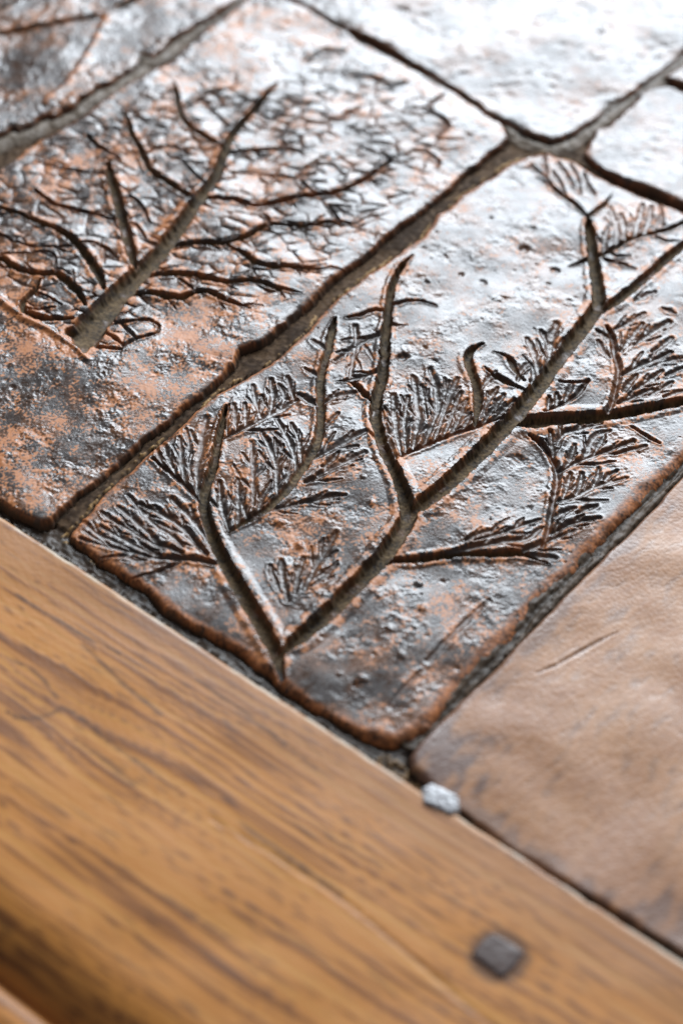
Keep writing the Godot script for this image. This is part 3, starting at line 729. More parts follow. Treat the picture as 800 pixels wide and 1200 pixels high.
func left_twigs(f: Field) -> void:
	fork(f, 4, [-124.9,-48.8,1.94, -135.2,-57.0,1.96, -145.9,-65.3,1.99, -152.6,-70.2,1.70, -157.5,-75.1,1.40], 8.0, 8.0, 60)
	fork(f, 5, [-123.9,-78.5,1.53, -134.2,-80.2,1.54, -144.7,-81.4,1.39, -154.3,-87.1,1.25, -161.9,-91.2,1.10, -167.6,-95.8,0.95, -174.0,-99.8,0.64], 8.0, 8.0, 61)
	fork(f, 6, [-142.9,-106.5,1.42, -150.6,-107.4,1.43, -158.4,-111.5,1.28, -168.7,-121.0,0.97, -171.5,-123.2,0.65], 8.0, 8.0, 62)
	fork(f, 6, [-158.4,-122.1,0.81, -158.3,-128.7,0.81, -153.8,-133.4,0.49], 8.0, 8.0, 63)
	fork(f, 7, [-128.8,-107.6,1.10, -125.4,-112.4,1.10, -119.6,-118.8,0.94, -113.6,-121.4,0.63], 8.0, 8.0, 64)
	fork(f, 8, [-116.5,-84.4,1.38, -113.0,-86.8,1.38, -106.4,-89.6,1.37, -101.5,-96.8,1.38, -98.4,-101.8,1.23, -94.5,-105.9,1.23, -90.1,-113.8,1.23, -88.5,-123.1,1.09, -88.2,-130.6,0.94, -87.8,-137.1,0.78, -92.9,-139.5,0.47], 8.0, 8.0, 65)
	fork(f, 8, [-100.6,-107.7,0.77, -104.7,-109.6,0.77, -106.6,-116.4,0.78, -104.3,-120.3,0.78, -100.6,-122.9,0.62], 8.0, 8.0, 66)
	fork(f, 8, [-117.4,-102.8,0.62, -111.2,-106.3,0.62, -104.2,-109.4,0.62], 8.0, 8.0, 67)
	fork(f, 9, [-110.1,-61.1,1.64, -105.3,-65.2,1.64, -101.1,-69.4,1.65, -97.8,-77.3,1.50, -97.1,-83.7,1.36, -93.2,-87.6,1.36, -86.7,-92.7,1.21, -81.6,-99.5,1.06, -75.2,-103.9,0.61], 8.0, 8.0, 68)
	fork(f, 9, [-85.3,-103.3,0.76, -88.3,-104.8,0.61, -82.7,-109.0,0.46], 8.0, 8.0, 69)
	fork(f, 10, [-93.6,-68.1,1.49, -87.0,-66.5,1.48, -83.2,-68.2,1.48, -77.4,-72.6,1.33, -70.9,-76.6,1.03, -68.3,-81.1,0.59], 8.0, 8.0, 70)
	fork(f, 11, [-106.6,-44.1,1.62, -100.5,-49.4,1.62, -94.9,-51.0,1.47, -89.1,-53.3,1.47, -84.1,-58.1,1.32, -81.0,-60.2,1.32, -75.6,-61.2,1.17, -71.1,-62.8,1.17, -66.9,-64.9,0.58], 8.0, 8.0, 71)
	fork(f, 12, [-103.2,-35.2,1.60, -97.2,-37.6,1.74, -94.0,-39.9,1.60, -92.7,-43.7,1.46, -90.2,-46.4,1.31, -84.5,-47.0,1.16, -78.1,-47.7,0.87, -74.1,-48.6,0.43], 8.0, 8.0, 72)
	fork(f, 13, [-121.7,-31.1,1.76, -130.9,-35.2,1.78, -137.9,-37.5,1.64, -145.2,-38.5,1.50, -151.7,-37.5,1.35, -158.5,-36.7,1.21, -167.8,-34.5,1.06, -178.8,-30.1,0.76], 8.0, 8.0, 73)
	fork(f, 14, [-117.9,-19.3,1.59, -124.3,-21.2,1.60, -130.9,-22.0,1.61, -134.1,-19.2,1.46, -140.6,-16.4,1.47, -145.9,-16.2,1.47, -150.4,-16.1,1.33, -158.4,-13.6,0.89], 8.0, 8.0, 74)
	fork(f, 16, [-158.0,-24.6,0.75, -151.2,-25.4,0.74, -144.4,-28.0,0.74, -136.3,-35.0,0.74], 8.0, 8.0, 75)
	fork(f, 16, [-145.0,-23.6,0.59, -138.6,-28.5,0.59, -131.5,-22.6,0.44], 8.0, 8.0, 76)
	fork(f, 17, [-156.5,-47.2,0.91, -149.5,-49.8,0.91, -142.5,-52.4,0.91, -135.6,-54.9,0.75], 8.0, 8.0, 77)
	fork(f, 17, [-167.1,-62.4,0.77, -159.7,-65.9,0.77, -153.0,-69.3,0.62], 8.0, 8.0, 78)
	fork(f, 16, [-133.3,-40.9,0.60, -129.0,-41.8,0.74, -122.4,-40.9,0.59], 8.0, 8.0, 79)
	fork(f, 4, [-140.2,-66.1,0.76, -134.3,-65.3,0.76, -126.4,-60.6,0.60], 8.0, 8.0, 80)
	fork(f, 5, [-150.8,-92.1,0.63, -146.7,-95.6,0.63, -140.6,-96.0,0.63], 8.0, 8.0, 81)

func upper_left_strokes(f: Field) -> void:
	press(f, 3, "t", 1.6, [-241.9,-96.8,1.33, -237.1,-104.7,1.33, -228.8,-117.7,1.34, -222.7,-128.8,1.35, -216.3,-138.0,1.20])
	press(f, 3, "t", 1.6, [-217.1,-142.5,1.35, -216.4,-149.0,1.51, -215.4,-158.0,1.52])
	press(f, 4, "t", 1.2, [-247.2,-110.7,1.20, -246.4,-120.2,1.20, -247.3,-128.1,1.06])

func main_tile(floor_: Node3D) -> void:
	var f := Field.new(-62, -192, 70, 62, 0.25)
	fields.main = f
	outline(f, [-51.1,55.3, -55.1,34.6, -56.7,6.3, -56.8,-17.4, -54.3,-34.3, -54.4,-47.8, -56.9,-71.9, -56.7,-91.1, -54.8,-113.5, -58.6,-126.4, -57.2,-154.6, -56.9,-164.1, -50.9,-175.6, -38.2,-177.3, -25.5,-176.1, -14.7,-177.7, 1.4,-178.5, 27.6,-178.1, 62.7,-119.2, 62.8,-80.3, 61.6,-63.9, 61.6,-46.2, 62.0,-29.1, 61.4,-12.5, 62.5,5.3, 62.5,20.8, 63.1,33.1, 63.8,45.2, 62.8,51.1, 60.6,54.8, 57.3,56.5, 52.0,56.9, 45.3,57.2, 37.6,58.2, 28.1,58.0, 21.7,57.0, 16.0,56.5, 9.7,56.0, 2.9,56.7, -8.0,57.3, -16.7,56.8, -21.9,55.8, -28.5,55.8, -37.6,56.1, -46.2,55.4], 0.9, 5, 1.2)
	main_strokes(f)
	main_spots(f)
	var pits := RandomNumberGenerator.new()
	pits.seed = 4
	for k in 260:
		spot(f, pits.randf_range(-55, 62), pits.randf_range(-170, 50), pits.randf_range(0.4, 1.3), pits.randf_range(-0.35, 0.12))
	raise(f, 0.0, 0.006, 0.0, 0.9, 0.52, 1.7, 11, 52.0)
	var names := {1: "glazed_face", 2: "worn_rim"}
	var list := ["twig_imprint", "twig_imprint_001", "twig_imprint_002", "twig_imprint_003", "twig_imprint_004", "twig_imprint_005", "twig_imprint_006", "fern_imprint", "fern_imprint_001", "fern_imprint_002", "fern_imprint_003", "fern_imprint_004", "fern_imprint_005", "fern_imprint_006", "fern_imprint_007", "fern_imprint_008", "fern_imprint_009", "twig_imprint_007", "fern_imprint_010", "fern_imprint_011", "pressed_line"]
	for k in list.size():
		names[k + 3] = list[k]
	var tile := tile_node(floor_, "glazed dark brown clay tile pressed with forked twigs and fern sprigs, rust coloured rim towards the plain tile", Vector3(3, 0, -60))
	commit_tile(f, tile, names, glazed(f, 20, -0.17, 0.0045, 5.2, [37.5, 10.1, 22, 0.2, 1.2, -14.2, 14, 0.12, -6.8, 14.4, 14, 0.14, -47.5, 29.4, 10, 0.14, -2.6, 52.0, 14, 0.05, 33.1, 49.0, 12, -0.25, -31.9, -109.8, 50, -0.1, -10.9, 14.0, 2.2, 0.5, -1.0, 17.1, 2.4, 0.5, 4.4, -8.1, 2, 0.4, 41.7, 44.3, 2.2, 0.4]))

func veins(f: Field, area: Array) -> void:
	# the net of small veins between the branches
	var mask := Field.new(f.x0, f.z0, f.x0 + f.nx * f.step, f.z0 + f.nz * f.step, 1.2)
	outline(mask, area, 3.0, 31)
	f.calm = mask
	var cell := FastNoiseLite.new()
	cell.seed = 9
	cell.noise_type = FastNoiseLite.TYPE_CELLULAR
	cell.cellular_return_type = FastNoiseLite.RETURN_DISTANCE2_SUB
	cell.fractal_type = FastNoiseLite.FRACTAL_NONE
	cell.domain_warp_fractal_type = FastNoiseLite.DOMAIN_WARP_FRACTAL_NONE
	cell.frequency = 0.16
	cell.domain_warp_enabled = true
	cell.domain_warp_amplitude = 1.4
	cell.domain_warp_frequency = 0.12
	var strength := noise(0.08, 2, 33)
	for at in f.nx * f.nz:
		if f.carve[at] > 0.5:
			continue
		var x := float(at % f.nx) * f.step + f.x0
		var z := float(at / f.nx) * f.step + f.z0
		var e := mask.edge_at(x, z)
		if e < 0.0:
			continue
		# cells are longer along the veins' own direction
		var u := x * 0.78 - z * 0.62
		var v := x * 0.62 + z * 0.78
		var d := cell.get_noise_2d(u * 0.8, v * 1.2) + 1.0
		var power := minf(e / 7.0, 1.0) * clampf(0.7 + 1.9 * strength.get_noise_2d(x, z), 0.1, 1.1)
		var c := 0.45 * power * (1.0 - smoothstep(0.0, 0.10, d))
		if c > f.carve[at]:
			f.carve[at] = c
			f.kind[at] = 3
		# the clay swells between the veins
		f.high[at] += 0.22 * power * smoothstep(0.05, 0.55, d)

func left_tile(floor_: Node3D) -> void:
	var f := Field.new(-200, -198, -54, 62, 0.31)
	fields.left = f
	outline(f, [-60.4,54.7, -61.7,45.9, -61.8,32.7, -62.5,18.3, -62.7,4.4, -62.6,-9.9, -63.3,-26.6, -67.0,-33.0, -63.4,-39.1, -63.4,-43.2, -63.9,-59.5, -65.5,-76.3, -65.1,-86.6, -65.3,-103.3, -64.9,-126.9, -65.7,-135.1, -66.3,-156.0, -66.5,-172.7, -73.1,-177.9, -88.8,-181.1, -106.4,-182.4, -126.8,-184.5, -147.3,-186.1, -172.5,-187.9, -185.5,-189.0, -183.2,-153.0, -180.1,-131.2, -181.0,-110.1, -180.2,-87.9, -182.7,-69.8, -180.3,-47.3, -177.3,4.9, -120.2,58.8, -96.0,58.7, -76.4,58.0, -66.8,57.6, -61.7,56.7], 1.0, 6, 1.2)
	left_strokes(f)
	left_twigs(f)
	veins(f, [-188.5,-55.5, -185.5,-76.8, -182.6,-98.8, -174.4,-124.7, -160.0,-135.3, -145.1,-145.1, -148.1,-162.9, -133.6,-178.5, -112.4,-180.5, -88.5,-178.1, -74.0,-168.1, -70.1,-143.4, -67.4,-111.8, -67.2,-84.8, -66.7,-60.8, -71.3,-47.8, -85.8,-40.6, -96.3,-32.6, -87.1,-22.3, -90.5,-10.7, -97.9,-4.4, -115.2,-3.3, -125.5,0.9, -154.3,1.5, -178.3,0.3])
	ridge(f, [-135.8,-2.2,1.16, -123.3,-0.5,1.14, -113.2,-1.9,1.14, -102.2,-0.7,1.13, -96.7,0.6,0.84], 0.9)
	var pits := RandomNumberGenerator.new()
	pits.seed = 5
	for k in 320:
		spot(f, pits.randf_range(-190, -58), pits.randf_range(-180, 58), pits.randf_range(0.4, 1.4), pits.randf_range(-0.3, 0.2))
	raise(f, 0.7, 0.003, 0.0, 1.0, 0.62, 1.5, 41)
	var names := {1: "glazed_face", 2: "worn_rim"}
	var list := ["branch_imprint", "branch_imprint_001", "branch_imprint_002", "branch_imprint_003", "branch_imprint_004", "branch_imprint_005", "branch_imprint_006", "branch_imprint_007", "branch_imprint_008", "branch_imprint_009", "branch_imprint_010", "branch_imprint_011", "branch_imprint_012", "branch_imprint_013", "branch_imprint_014", "branch_imprint_015", "branch_imprint_016", "branch_imprint_017", "branch_imprint_018", "branch_imprint_019"]
	for k in list.size():
		names[k + 3] = list[k]
	var tile := tile_node(floor_, "worn clay tile with a pressed leafless tree shape of thick trunk, branches and a net of fine veins", Vector3(-120, 0, -60))
	commit_tile(f, tile, names, glazed(f, 50, -0.06, 0.0045, 0.0, [-77.4, -23.0, 26, 0.22, -100.7, 11.9, 22, 0.1, -85.1, 45.8, 14, 0.25, -169.3, -59.9, 16, 0.2, -119.0, 7.6, 12, 0.2, -72.4, 16.5, 20, -0.08, -107.5, -145.1, 50, -0.16]))

func plain_tiles(floor_: Node3D) -> void:
	# far left: glazed tile with two straight grooves and a thin raised line
	var f := Field.new(-280, -260, -160, 0, 0.6)
	fields.upleft = f
	outline(f, [-195.7,-62.8, -195.4,-68.2, -192.4,-68.3, -192.0,-73.7, -192.3,-81.8, -189.8,-82.1, -188.4,-89.8, -190.0,-94.9, -189.9,-101.6, -190.1,-103.5, -188.9,-107.9, -188.2,-118.0, -189.1,-122.6, -191.5,-128.7, -188.8,-129.8, -189.1,-135.0, -190.2,-142.6, -190.1,-154.0, -189.1,-163.6, -189.5,-173.5, -190.0,-189.5, -191.0,-205.5, -287.6,-183.6, -301.0,-107.6, -195.4,-4.7, -196.2,-39.5], 1.2, 7, 0.9)
	upper_left_strokes(f)
	ridge(f, [-215.1,-137.6,1.18, -207.9,-122.7,1.16, -200.5,-106.5,1.14, -197.2,-96.6,0.97, -195.0,-84.6,0.80], 0.9)
	raise(f, 1.0, 0.0, 0.0, 1.2, 0.8, 2.2, 71)
	commit_tile(f, tile_node(floor_, "slate grey glazed tile with straight grooves, cut off by the top left of the photo", Vector3(-230, 0, -110)),
		{1: "glazed_face", 2: "worn_rim", 3: "groove", 4: "groove_001"}, glazed(f, 80, -0.25, 0.014, 0.0))
	# behind: the large smooth glazed tile
	f = Field.new(-290, -330, -36, -160, 0.75)
	fields.upper = f
	outline(f, [-186.1,-194.5, -167.5,-191.6, -146.4,-189.8, -128.9,-189.6, -105.7,-186.5, -91.8,-185.2, -79.6,-181.9, -69.1,-181.4, -60.9,-180.8, -54.1,-182.3, -52.4,-186.9, -51.1,-196.5, -50.2,-213.7, -49.0,-230.9, -48.3,-257.9, -46.8,-303.1, -126.2,-320.0, -187.4,-290.7], 1.0, 8, 1.4)
	spot(f, -141.5, -172.9, 5.0, -0.7)
	spot(f, -139.2, -210.7, 3.0, -0.8)
	spot(f, -75.9, -244.2, 3.0, -0.3)
	spot(f, -60.7, -243.4, 3.0, -0.3)
	raise(f, 1.2, 0.0, 0.0, 1.3, 0.85, 1.8, 91)
	commit_tile(f, tile_node(floor_, "large plain glazed tile at the back, bright with window glare, behind both pressed tiles", Vector3(-110, 0, -240)),
		{1: "glazed_face", 2: "worn_rim"}, duller(glazed(f, 100, -0.45, 0.012, 0.0)))
	# right of it
	f = Field.new(-56, -262, 40, -150, 0.6)
	fields.upright = f
	outline(f, [-42.3,-190.7, -38.3,-184.1, -34.7,-182.3, -30.9,-181.8, -27.0,-181.0, -21.9,-181.1, -17.4,-181.9, -11.9,-183.8, -1.5,-183.2, 24.9,-182.6, 1.2,-233.8, -23.1,-240.1, -33.5,-234.3, -40.0,-233.4, -42.9,-230.2, -44.1,-224.4, -41.6,-217.2, -42.4,-208.7, -42.1,-201.8, -43.1,-197.0], 1.6, 9, 1.7)
	raise(f, 1.0, 0.0, 0.0, 0.8, 0.5, 1.8, 111)
	commit_tile(f, tile_node(floor_, "plain glazed tile with a ragged rounded corner, behind the fern tile at the right", Vector3(-20, 0, -200)),
		{1: "glazed_face", 2: "worn_rim"}, duller(glazed(f, 120, -0.45, 0.012, 0.0)))
	f = Field.new(-56, -300, 20, -220, 0.6)
	fields.farright = f
	outline(f, [-43.9,-239.5, -36.8,-239.6, -22.5,-244.7, -19.6,-269.2, -36.3,-297.5, -43.0,-272.6, -43.2,-249.8], 0.6, 10)
	raise(f, 1.0, 0.0, 0.0, 0.5, 0.5, 1.6, 131)
	commit_tile(f, tile_node(floor_, "corner of a glazed tile at the right edge of the photo, past the mortar joint", Vector3(-20, 0, -250)),
		{1: "glazed_face", 2: "worn_rim"}, duller(glazed(f, 140, -0.45, 0.012, 0.0)))

func smooth_tile(floor_: Node3D) -> void:
	var f := Field.new(62, -120, 200, 66, 0.55)
	fields.smooth = f
	outline(f, [66.4,56.6, 66.1,51.2, 65.6,40.2, 65.9,25.5, 66.2,10.4, 66.1,-5.6, 65.9,-23.3, 66.7,-47.1, 66.0,-75.2, 67.4,-121.3, 71.2,-145.6, 145.3,-80.9, 195.1,57.4, 151.2,60.9, 127.7,62.0, 103.2,62.9, 84.8,60.9, 74.7,59.8, 69.3,59.1], 0.35, 12)
	press(f, 3, "r", 0.32, [75.7,13.1,0.37, 78.1,7.7,0.62, 80.5,-0.9,0.75, 82.5,-8.0,0.63, 84.2,-12.6,0.38])
	raise(f, 0.4, 0.0, 0.0, 0.7, 0.10, 1.6, 151)
	var hide := noise(1.0, 3, 160)
	var grit := noise(1.1, 2, 166)
	var colors := PackedByteArray()
	var rough := PackedByteArray()
	colors.resize(f.nx * f.nz * 3)
	rough.resize(f.nx * f.nz)
	var big := noise(0.02, 4, 161)
	var mid := noise(0.12, 4, 162)
	for at in f.nx * f.nz:
		var x := float(at % f.nx) * f.step + f.x0
		var z := float(at / f.nx) * f.step + f.z0
		var b := big.get_noise_2d(x, z)
		var m := mid.get_noise_2d(x * 1.5, z * 0.5)
		var w := hide.get_noise_2d(x * 0.62 + z * 0.12, z * 0.20 - x * 0.1)
		f.high[at] += 0.05 * w + 0.04 * m
		var e := f.edge[at]
		var stain := 1.0 - smoothstep(2.0, 22.0, Vector2(x - 70, z - 53).length() + 20.0 * m + 8.0 * b)
		stain = maxf(stain, (1.0 - smoothstep(1.0, 9.0, e + 9.0 * m + 6.0 * b)) * 0.75)
		stain = maxf(stain, (1.0 - smoothstep(2.0, 13.0, Vector2(x - 142, z - 56).length() + 14.0 * m)) * 0.8)
		var col := Vector3(0.42, 0.195, 0.070).lerp(Vector3(0.31, 0.130, 0.044), clampf(0.5 + 1.2 * b + 0.5 * m, 0.0, 1.0))
		col = col * (1.0 + 0.16 * w + 0.12 * grit.get_noise_2d(x, z)) 
		col = col.lerp(Vector3(0.085, 0.045, 0.038), stain * 0.85)
		if f.carve[at] > 0.02:
			col = col.lerp(Vector3(0.2, 0.13, 0.1), 0.5)
		if e < 0.0:
			col = Vector3(0.03, 0.02, 0.014)
		put(colors, at * 3, col)
		rough[at] = int(clampf(0.44 + 0.10 * m + 0.06 * w, 0.1, 1.0) * 255.0)
		if f.own[at] != 3:
			f.own[at] = 1
	var mat := StandardMaterial3D.new()
	mat.albedo_texture = img(f, colors, Image.FORMAT_RGB8)
	mat.roughness_texture = img(f, rough, Image.FORMAT_L8)
	mat.metallic_specular = 0.5
	mat.heightmap_enabled = true
	mat.heightmap_scale = 0.008
	mat.heightmap_texture = bump_image(800, 1000, 0.12, 4, 169)
	mat.texture_repeat = false
	commit(f, tile_node(floor_, "smooth reddish brown unglazed tile with leathery surface, right of the fern tile", Vector3(135, 0, -30)), {1: "smooth_face", 3: "scratch"}, {1: mat})

func mortar(floor_: Node3D) -> void:
	var f := Field.new(-215, -275, 205, 66, 0.6)
	f.edge.fill(5.0)
	outline(f, [66.5,59.7, 75.7,59.3, 86.1,60.8, 105.2,62.1, 128.0,62.4, 155.8,60.7, 175.3,62.3, 173.4,66.7, 153.2,64.1, 129.0,64.0, 106.4,63.8, 85.2,63.2, 77.4,63.4, 66.5,62.5], 0.0, 1)
	var gap := f.edge.duplicate()
	f.edge.fill(5.0)
	var n1 := noise(0.05, 3, 201)
	var n2 := noise(0.35, 4, 202)
	var n3 := noise(1.1, 2, 203)
	var colors := PackedByteArray()
	var rough := PackedByteArray()
	colors.resize(f.nx * f.nz * 3)
	rough.resize(f.nx * f.nz)
	var main: Field = fields.main
	var others := [fields.main, fields.left, fields.upleft, fields.upper, fields.upright, fields.farright, fields.smooth]
	for at in f.nx * f.nz:
		var x := float(at % f.nx) * f.step + f.x0
		var z := float(at / f.nx) * f.step + f.z0
		var cover := -9.0
		var wall := 9.0
		for o: Field in others:
			var e := o.edge_at(x, z)
			cover = maxf(cover, e)
			wall = minf(wall, absf(e))
		var em := main.edge_at(x, z)
		var a := n1.get_noise_2d(x, z)
		var b := n2.get_noise_2d(x, z)
		var c := n3.get_noise_2d(x, z)
		var far := maxf(smoothstep(-8.0, -1.0, fields.upper.edge_at(x, z)), smoothstep(-9.0, -1.0, fields.upleft.edge_at(x, z)))
		var h := lerpf(-1.25, -0.1, far) + 0.6 * a + 0.25 * b + 0.05 * c
		var col := Vector3(0.090, 0.052, 0.026).lerp(Vector3(0.036, 0.020, 0.010), smoothstep(-0.3, 0.4, b + a)) * (1.0 + 0.4 * c)
		col = col.lerp(Vector3(0.17, 0.135, 0.10) * (1.0 + 0.4 * b), far * 0.85)
		var ro := lerpf(0.85, 0.5, far) + 0.2 * b
		if z > 54.0 and x < 68.0:
			var run := n2.get_noise_2d(x * 0.25 + 50.0, z * 2.2)
			h += 0.55 * run - 0.5
			col = col.lerp(Vector3(0.10, 0.085, 0.066), smoothstep(0.0, 0.3, run) * 0.6)
			col = col.lerp(Vector3(0.03, 0.026, 0.024), 0.55)
			ro = 0.40
			if z > 61.0 and b + 0.5 * c > 0.0:
				h += 0.7
				col = col.lerp(Vector3(0.12, 0.11, 0.095), 0.6)
		elif x > 58.0 and z > -140.0:
			h += 0.7 + 0.5 * n2.get_noise_2d(x * 1.6, z * 0.25) - 1.4 * smoothstep(65.6, 67.5, x)
			col = col.lerp(Vector3(0.085, 0.060, 0.040), 0.5)
			ro = 0.5
		if x < -40.0 and em > -1.3 + 1.2 * a and em < -0.5 + 1.0 * a:
			# a lighter crumbling line where the fern tile's bed meets the joint
			var crumb := smoothstep(-0.05, 0.2, b + 0.5 * c + 1.5 * n1.get_noise_2d(x * 1.7 + 90.0, z * 1.7))
			h += 0.35 * crumb
			col = col.lerp(Vector3(0.40, 0.235, 0.085), crumb * 0.85)
			ro = lerpf(ro, 0.6, crumb)
		elif wall < 0.9 + 0.4 * b:
			h -= 0.5
			col = col.lerp(Vector3(0.035, 0.024, 0.015), 0.7)
		if x > 60.0 and z > 58.0 and x < 76.0:
			var crumb := smoothstep(-0.1, 0.2, b + c)
			col = col.lerp(Vector3(0.33, 0.2, 0.09), crumb * 0.8)
			h += 0.8 * crumb
		if gap[at] > -0.5 and x > 77.0:
			h = -6.0
			col = Vector3(0.018, 0.014, 0.012)
		f.high[at] = h
		f.own[at] = 1 if cover < 3.4 else 0
		put(colors, at * 3, col)
		rough[at] = int(clampf(ro, 0.1, 1.0) * 255.0)
	var mat := StandardMaterial3D.new()
	mat.albedo_texture = img(f, colors, Image.FORMAT_RGB8)
	mat.roughness_texture = img(f, rough, Image.FORMAT_L8)
	mat.heightmap_enabled = true
	mat.heightmap_scale = 0.010
	mat.metallic_specular = 0.28
	mat.heightmap_texture = bump_image(1400, 1130, 0.12, 4, 209)
	mat.texture_repeat = false
	commit(f, floor_, {1: "mortar_joint"}, {1: mat})

func wood() -> void:
	var f := Field.new(-120, 61.0, 200, 186, 0.65)
	f.edge.fill(5.0)
	var board := thing("wooden_board", "honey brown wooden board with dark square peg and rounded front edge, below the tiles", "board", Vector3(30, 0, 110))
	# the open seam along the grain
	press(f, 0, "r", 0.28, [39.0,103.5,0.23, 59.6,102.1,0.46, 80.3,101.4,0.56, 98.0,102.7,0.66, 124.9,105.7,0.65, 143.0,105.9,0.53])
	var seam := f.carve.duplicate()
	# darker streaks of the grain near the knot
	f.carve.fill(0.0)
	for p in [[-20.4,111.6,0.60, -15.5,110.4,1.08, -12.1,106.1,0.96, -9.3,101.2,0.96, 4.7,101.9,0.95, 16.7,102.4,0.83, 31.0,102.4,0.58], [-1.8,106.7,0.60, 9.3,106.9,1.06, 20.3,108.0,0.70], [-22.1,82.8,0.62, -4.1,85.8,0.97, 10.4,87.2,0.72],
			[34.2,130.9,0.45, 44.5,128.6,0.79, 55.5,127.3,0.78, 67.7,126.9,0.44], [46.6,99.5,0.58, 63.4,100.2,1.03, 79.4,100.3,0.79], [-35.7,99.2,0.49, -24.8,97.6,0.73, -13.8,100.2,0.60], [-46.9,81.4,0.63, -28.5,80.9,1.00, -11.8,79.1,0.74], [9.3,72.7,0.49, 30.2,73.4,0.96, 51.3,75.2,0.71]]:
		press(f, 0, "r", 1.0, p)
	var streak := f.carve.duplicate()
	var n1 := noise(0.02, 2, 301)
	var g1 := noise(1.0, 4, 302)
	var g2 := noise(1.0, 3, 303)
	var g3 := noise(0.03, 3, 304)
	var g4 := noise(1.0, 2, 305)
	var colors := PackedByteArray()
	var rough := PackedByteArray()
	colors.resize(f.nx * f.nz * 3)
	rough.resize(f.nx * f.nz)
	var knot := Vector2(-17.8, 106.5)
	for at in f.nx * f.nz:
		var x := float(at % f.nx) * f.step + f.x0
		var z := float(at / f.nx) * f.step + f.z0
		var back := 63.4 + 0.35 * g3.get_noise_2d(x * 4.0, 3.0)
		# grain runs along the board and swirls round the knot
		var d := (Vector2(x, z) - knot)
		var k := exp(-(d.x * d.x / 520.0 + d.y * d.y / 90.0))
		var gx := x * 0.006
		var gz := z + 0.05 * x + 1.8 * g3.get_noise_2d(x * 0.4, z * 0.9) + 7.0 * k * signf(d.y + 0.01) * (1.0 - exp(-absf(d.y) * 0.25))
		var line := g1.get_noise_2d(gx, gz * 0.34)
		var fine := g2.get_noise_2d(gx * 2.2, gz * 1.25)
		var pore := g4.get_noise_2d(x * 0.02, gz * 1.3)
		var h := 1.3 + 0.5 * n1.get_noise_2d(x, z) + 0.06 * line + 0.05 * fine - seam[at]
		if z < back + 1.3:
			var q := clampf((back + 1.3 - z) / 1.3, 0.0, 1.0)
			h -= 0.9 * (1.0 - sqrt(maxf(0.0, 1.0 - q * q)))
		if z < back:
			h -= (back - z) * 6.0
		# the rounded front edge, a hollow, and the bead below it
		if z > 147.0:
			var t := z - 147.0
			if t < 18.0:
				h -= 26.0 - sqrt(maxf(0.0, 676.0 - t * t))
			elif t < 20.0:
				h -= 7.24 + (t - 18.0) * 0.8
			else:
				var s := (t - 26.0) / 7.0
				h -= 9.0 - 3.0 * sqrt(maxf(0.0, 1.0 - s * s)) if t < 33.0 else 9.0 + (t - 33.0) * 2.0
		f.high[at] = h
		var dark := smoothstep(0.02, 0.42, line + 0.30 * fine)
		var col := Vector3(0.53, 0.215, 0.044).lerp(Vector3(0.22, 0.078, 0.020), dark * 0.9)
		col = col.lerp(Vector3(0.58, 0.275, 0.066), smoothstep(0.1, 0.5, -line + 0.2 * fine) * 0.7)
		col = col.lerp(Vector3(0.11, 0.045, 0.018), smoothstep(0.20, 0.75, pore + 0.45 * fine + 0.4 * line) * 0.6)
		col = col.lerp(Vector3(0.20, 0.085, 0.045), k * smoothstep(0.1, 0.7, 0.5 + line) * 0.6)
		# greyer, more handled towards the tiles
		col = col.lerp(Vector3(0.30, 0.155, 0.085), (1.0 - smoothstep(63.0, 90.0, z + 10.0 * line)) * 0.5)
		col = col.lerp(Vector3(0.115, 0.050, 0.022), streak[at] * (0.75 + 0.6 * fine))
		var ring := (Vector2(x, z) - Vector2(118.2, 90.1)).length()
		col = col.lerp(Vector3(0.10, 0.045, 0.02), (1.0 - smoothstep(6.0, 8.5, ring + 1.5 * fine)) * 0.8)
		if seam[at] > 0.1:
			col = col.lerp(Vector3(0.12, 0.058, 0.026), smoothstep(0.1, 0.5, seam[at]) * 0.8)
		if z < back + 1.5:  # the highlight along the back edge, painted in as a broken pale strip
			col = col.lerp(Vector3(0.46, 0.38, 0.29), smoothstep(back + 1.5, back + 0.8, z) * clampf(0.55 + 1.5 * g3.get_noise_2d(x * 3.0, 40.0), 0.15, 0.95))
		if z < back - 0.2:
			col = Vector3(0.03, 0.02, 0.015)
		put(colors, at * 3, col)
		rough[at] = int(clampf(0.50 - 0.06 * dark + 0.08 * fine, 0.1, 1.0) * 255.0)
		f.own[at] = 1 if z < 147.5 else (2 if z < 165.0 else 3)
	var mat := StandardMaterial3D.new()
	mat.albedo_texture = img(f, colors, Image.FORMAT_RGB8)
	mat.roughness_texture = img(f, rough, Image.FORMAT_L8)
	mat.metallic_specular = 0.4
	mat.heightmap_enabled = true
	mat.heightmap_scale = 0.004
	mat.heightmap_texture = bump_image(1000, 500, 0.15, 3, 309)
	mat.texture_repeat = false
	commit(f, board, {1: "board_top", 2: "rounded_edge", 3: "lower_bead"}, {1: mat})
	peg(board)

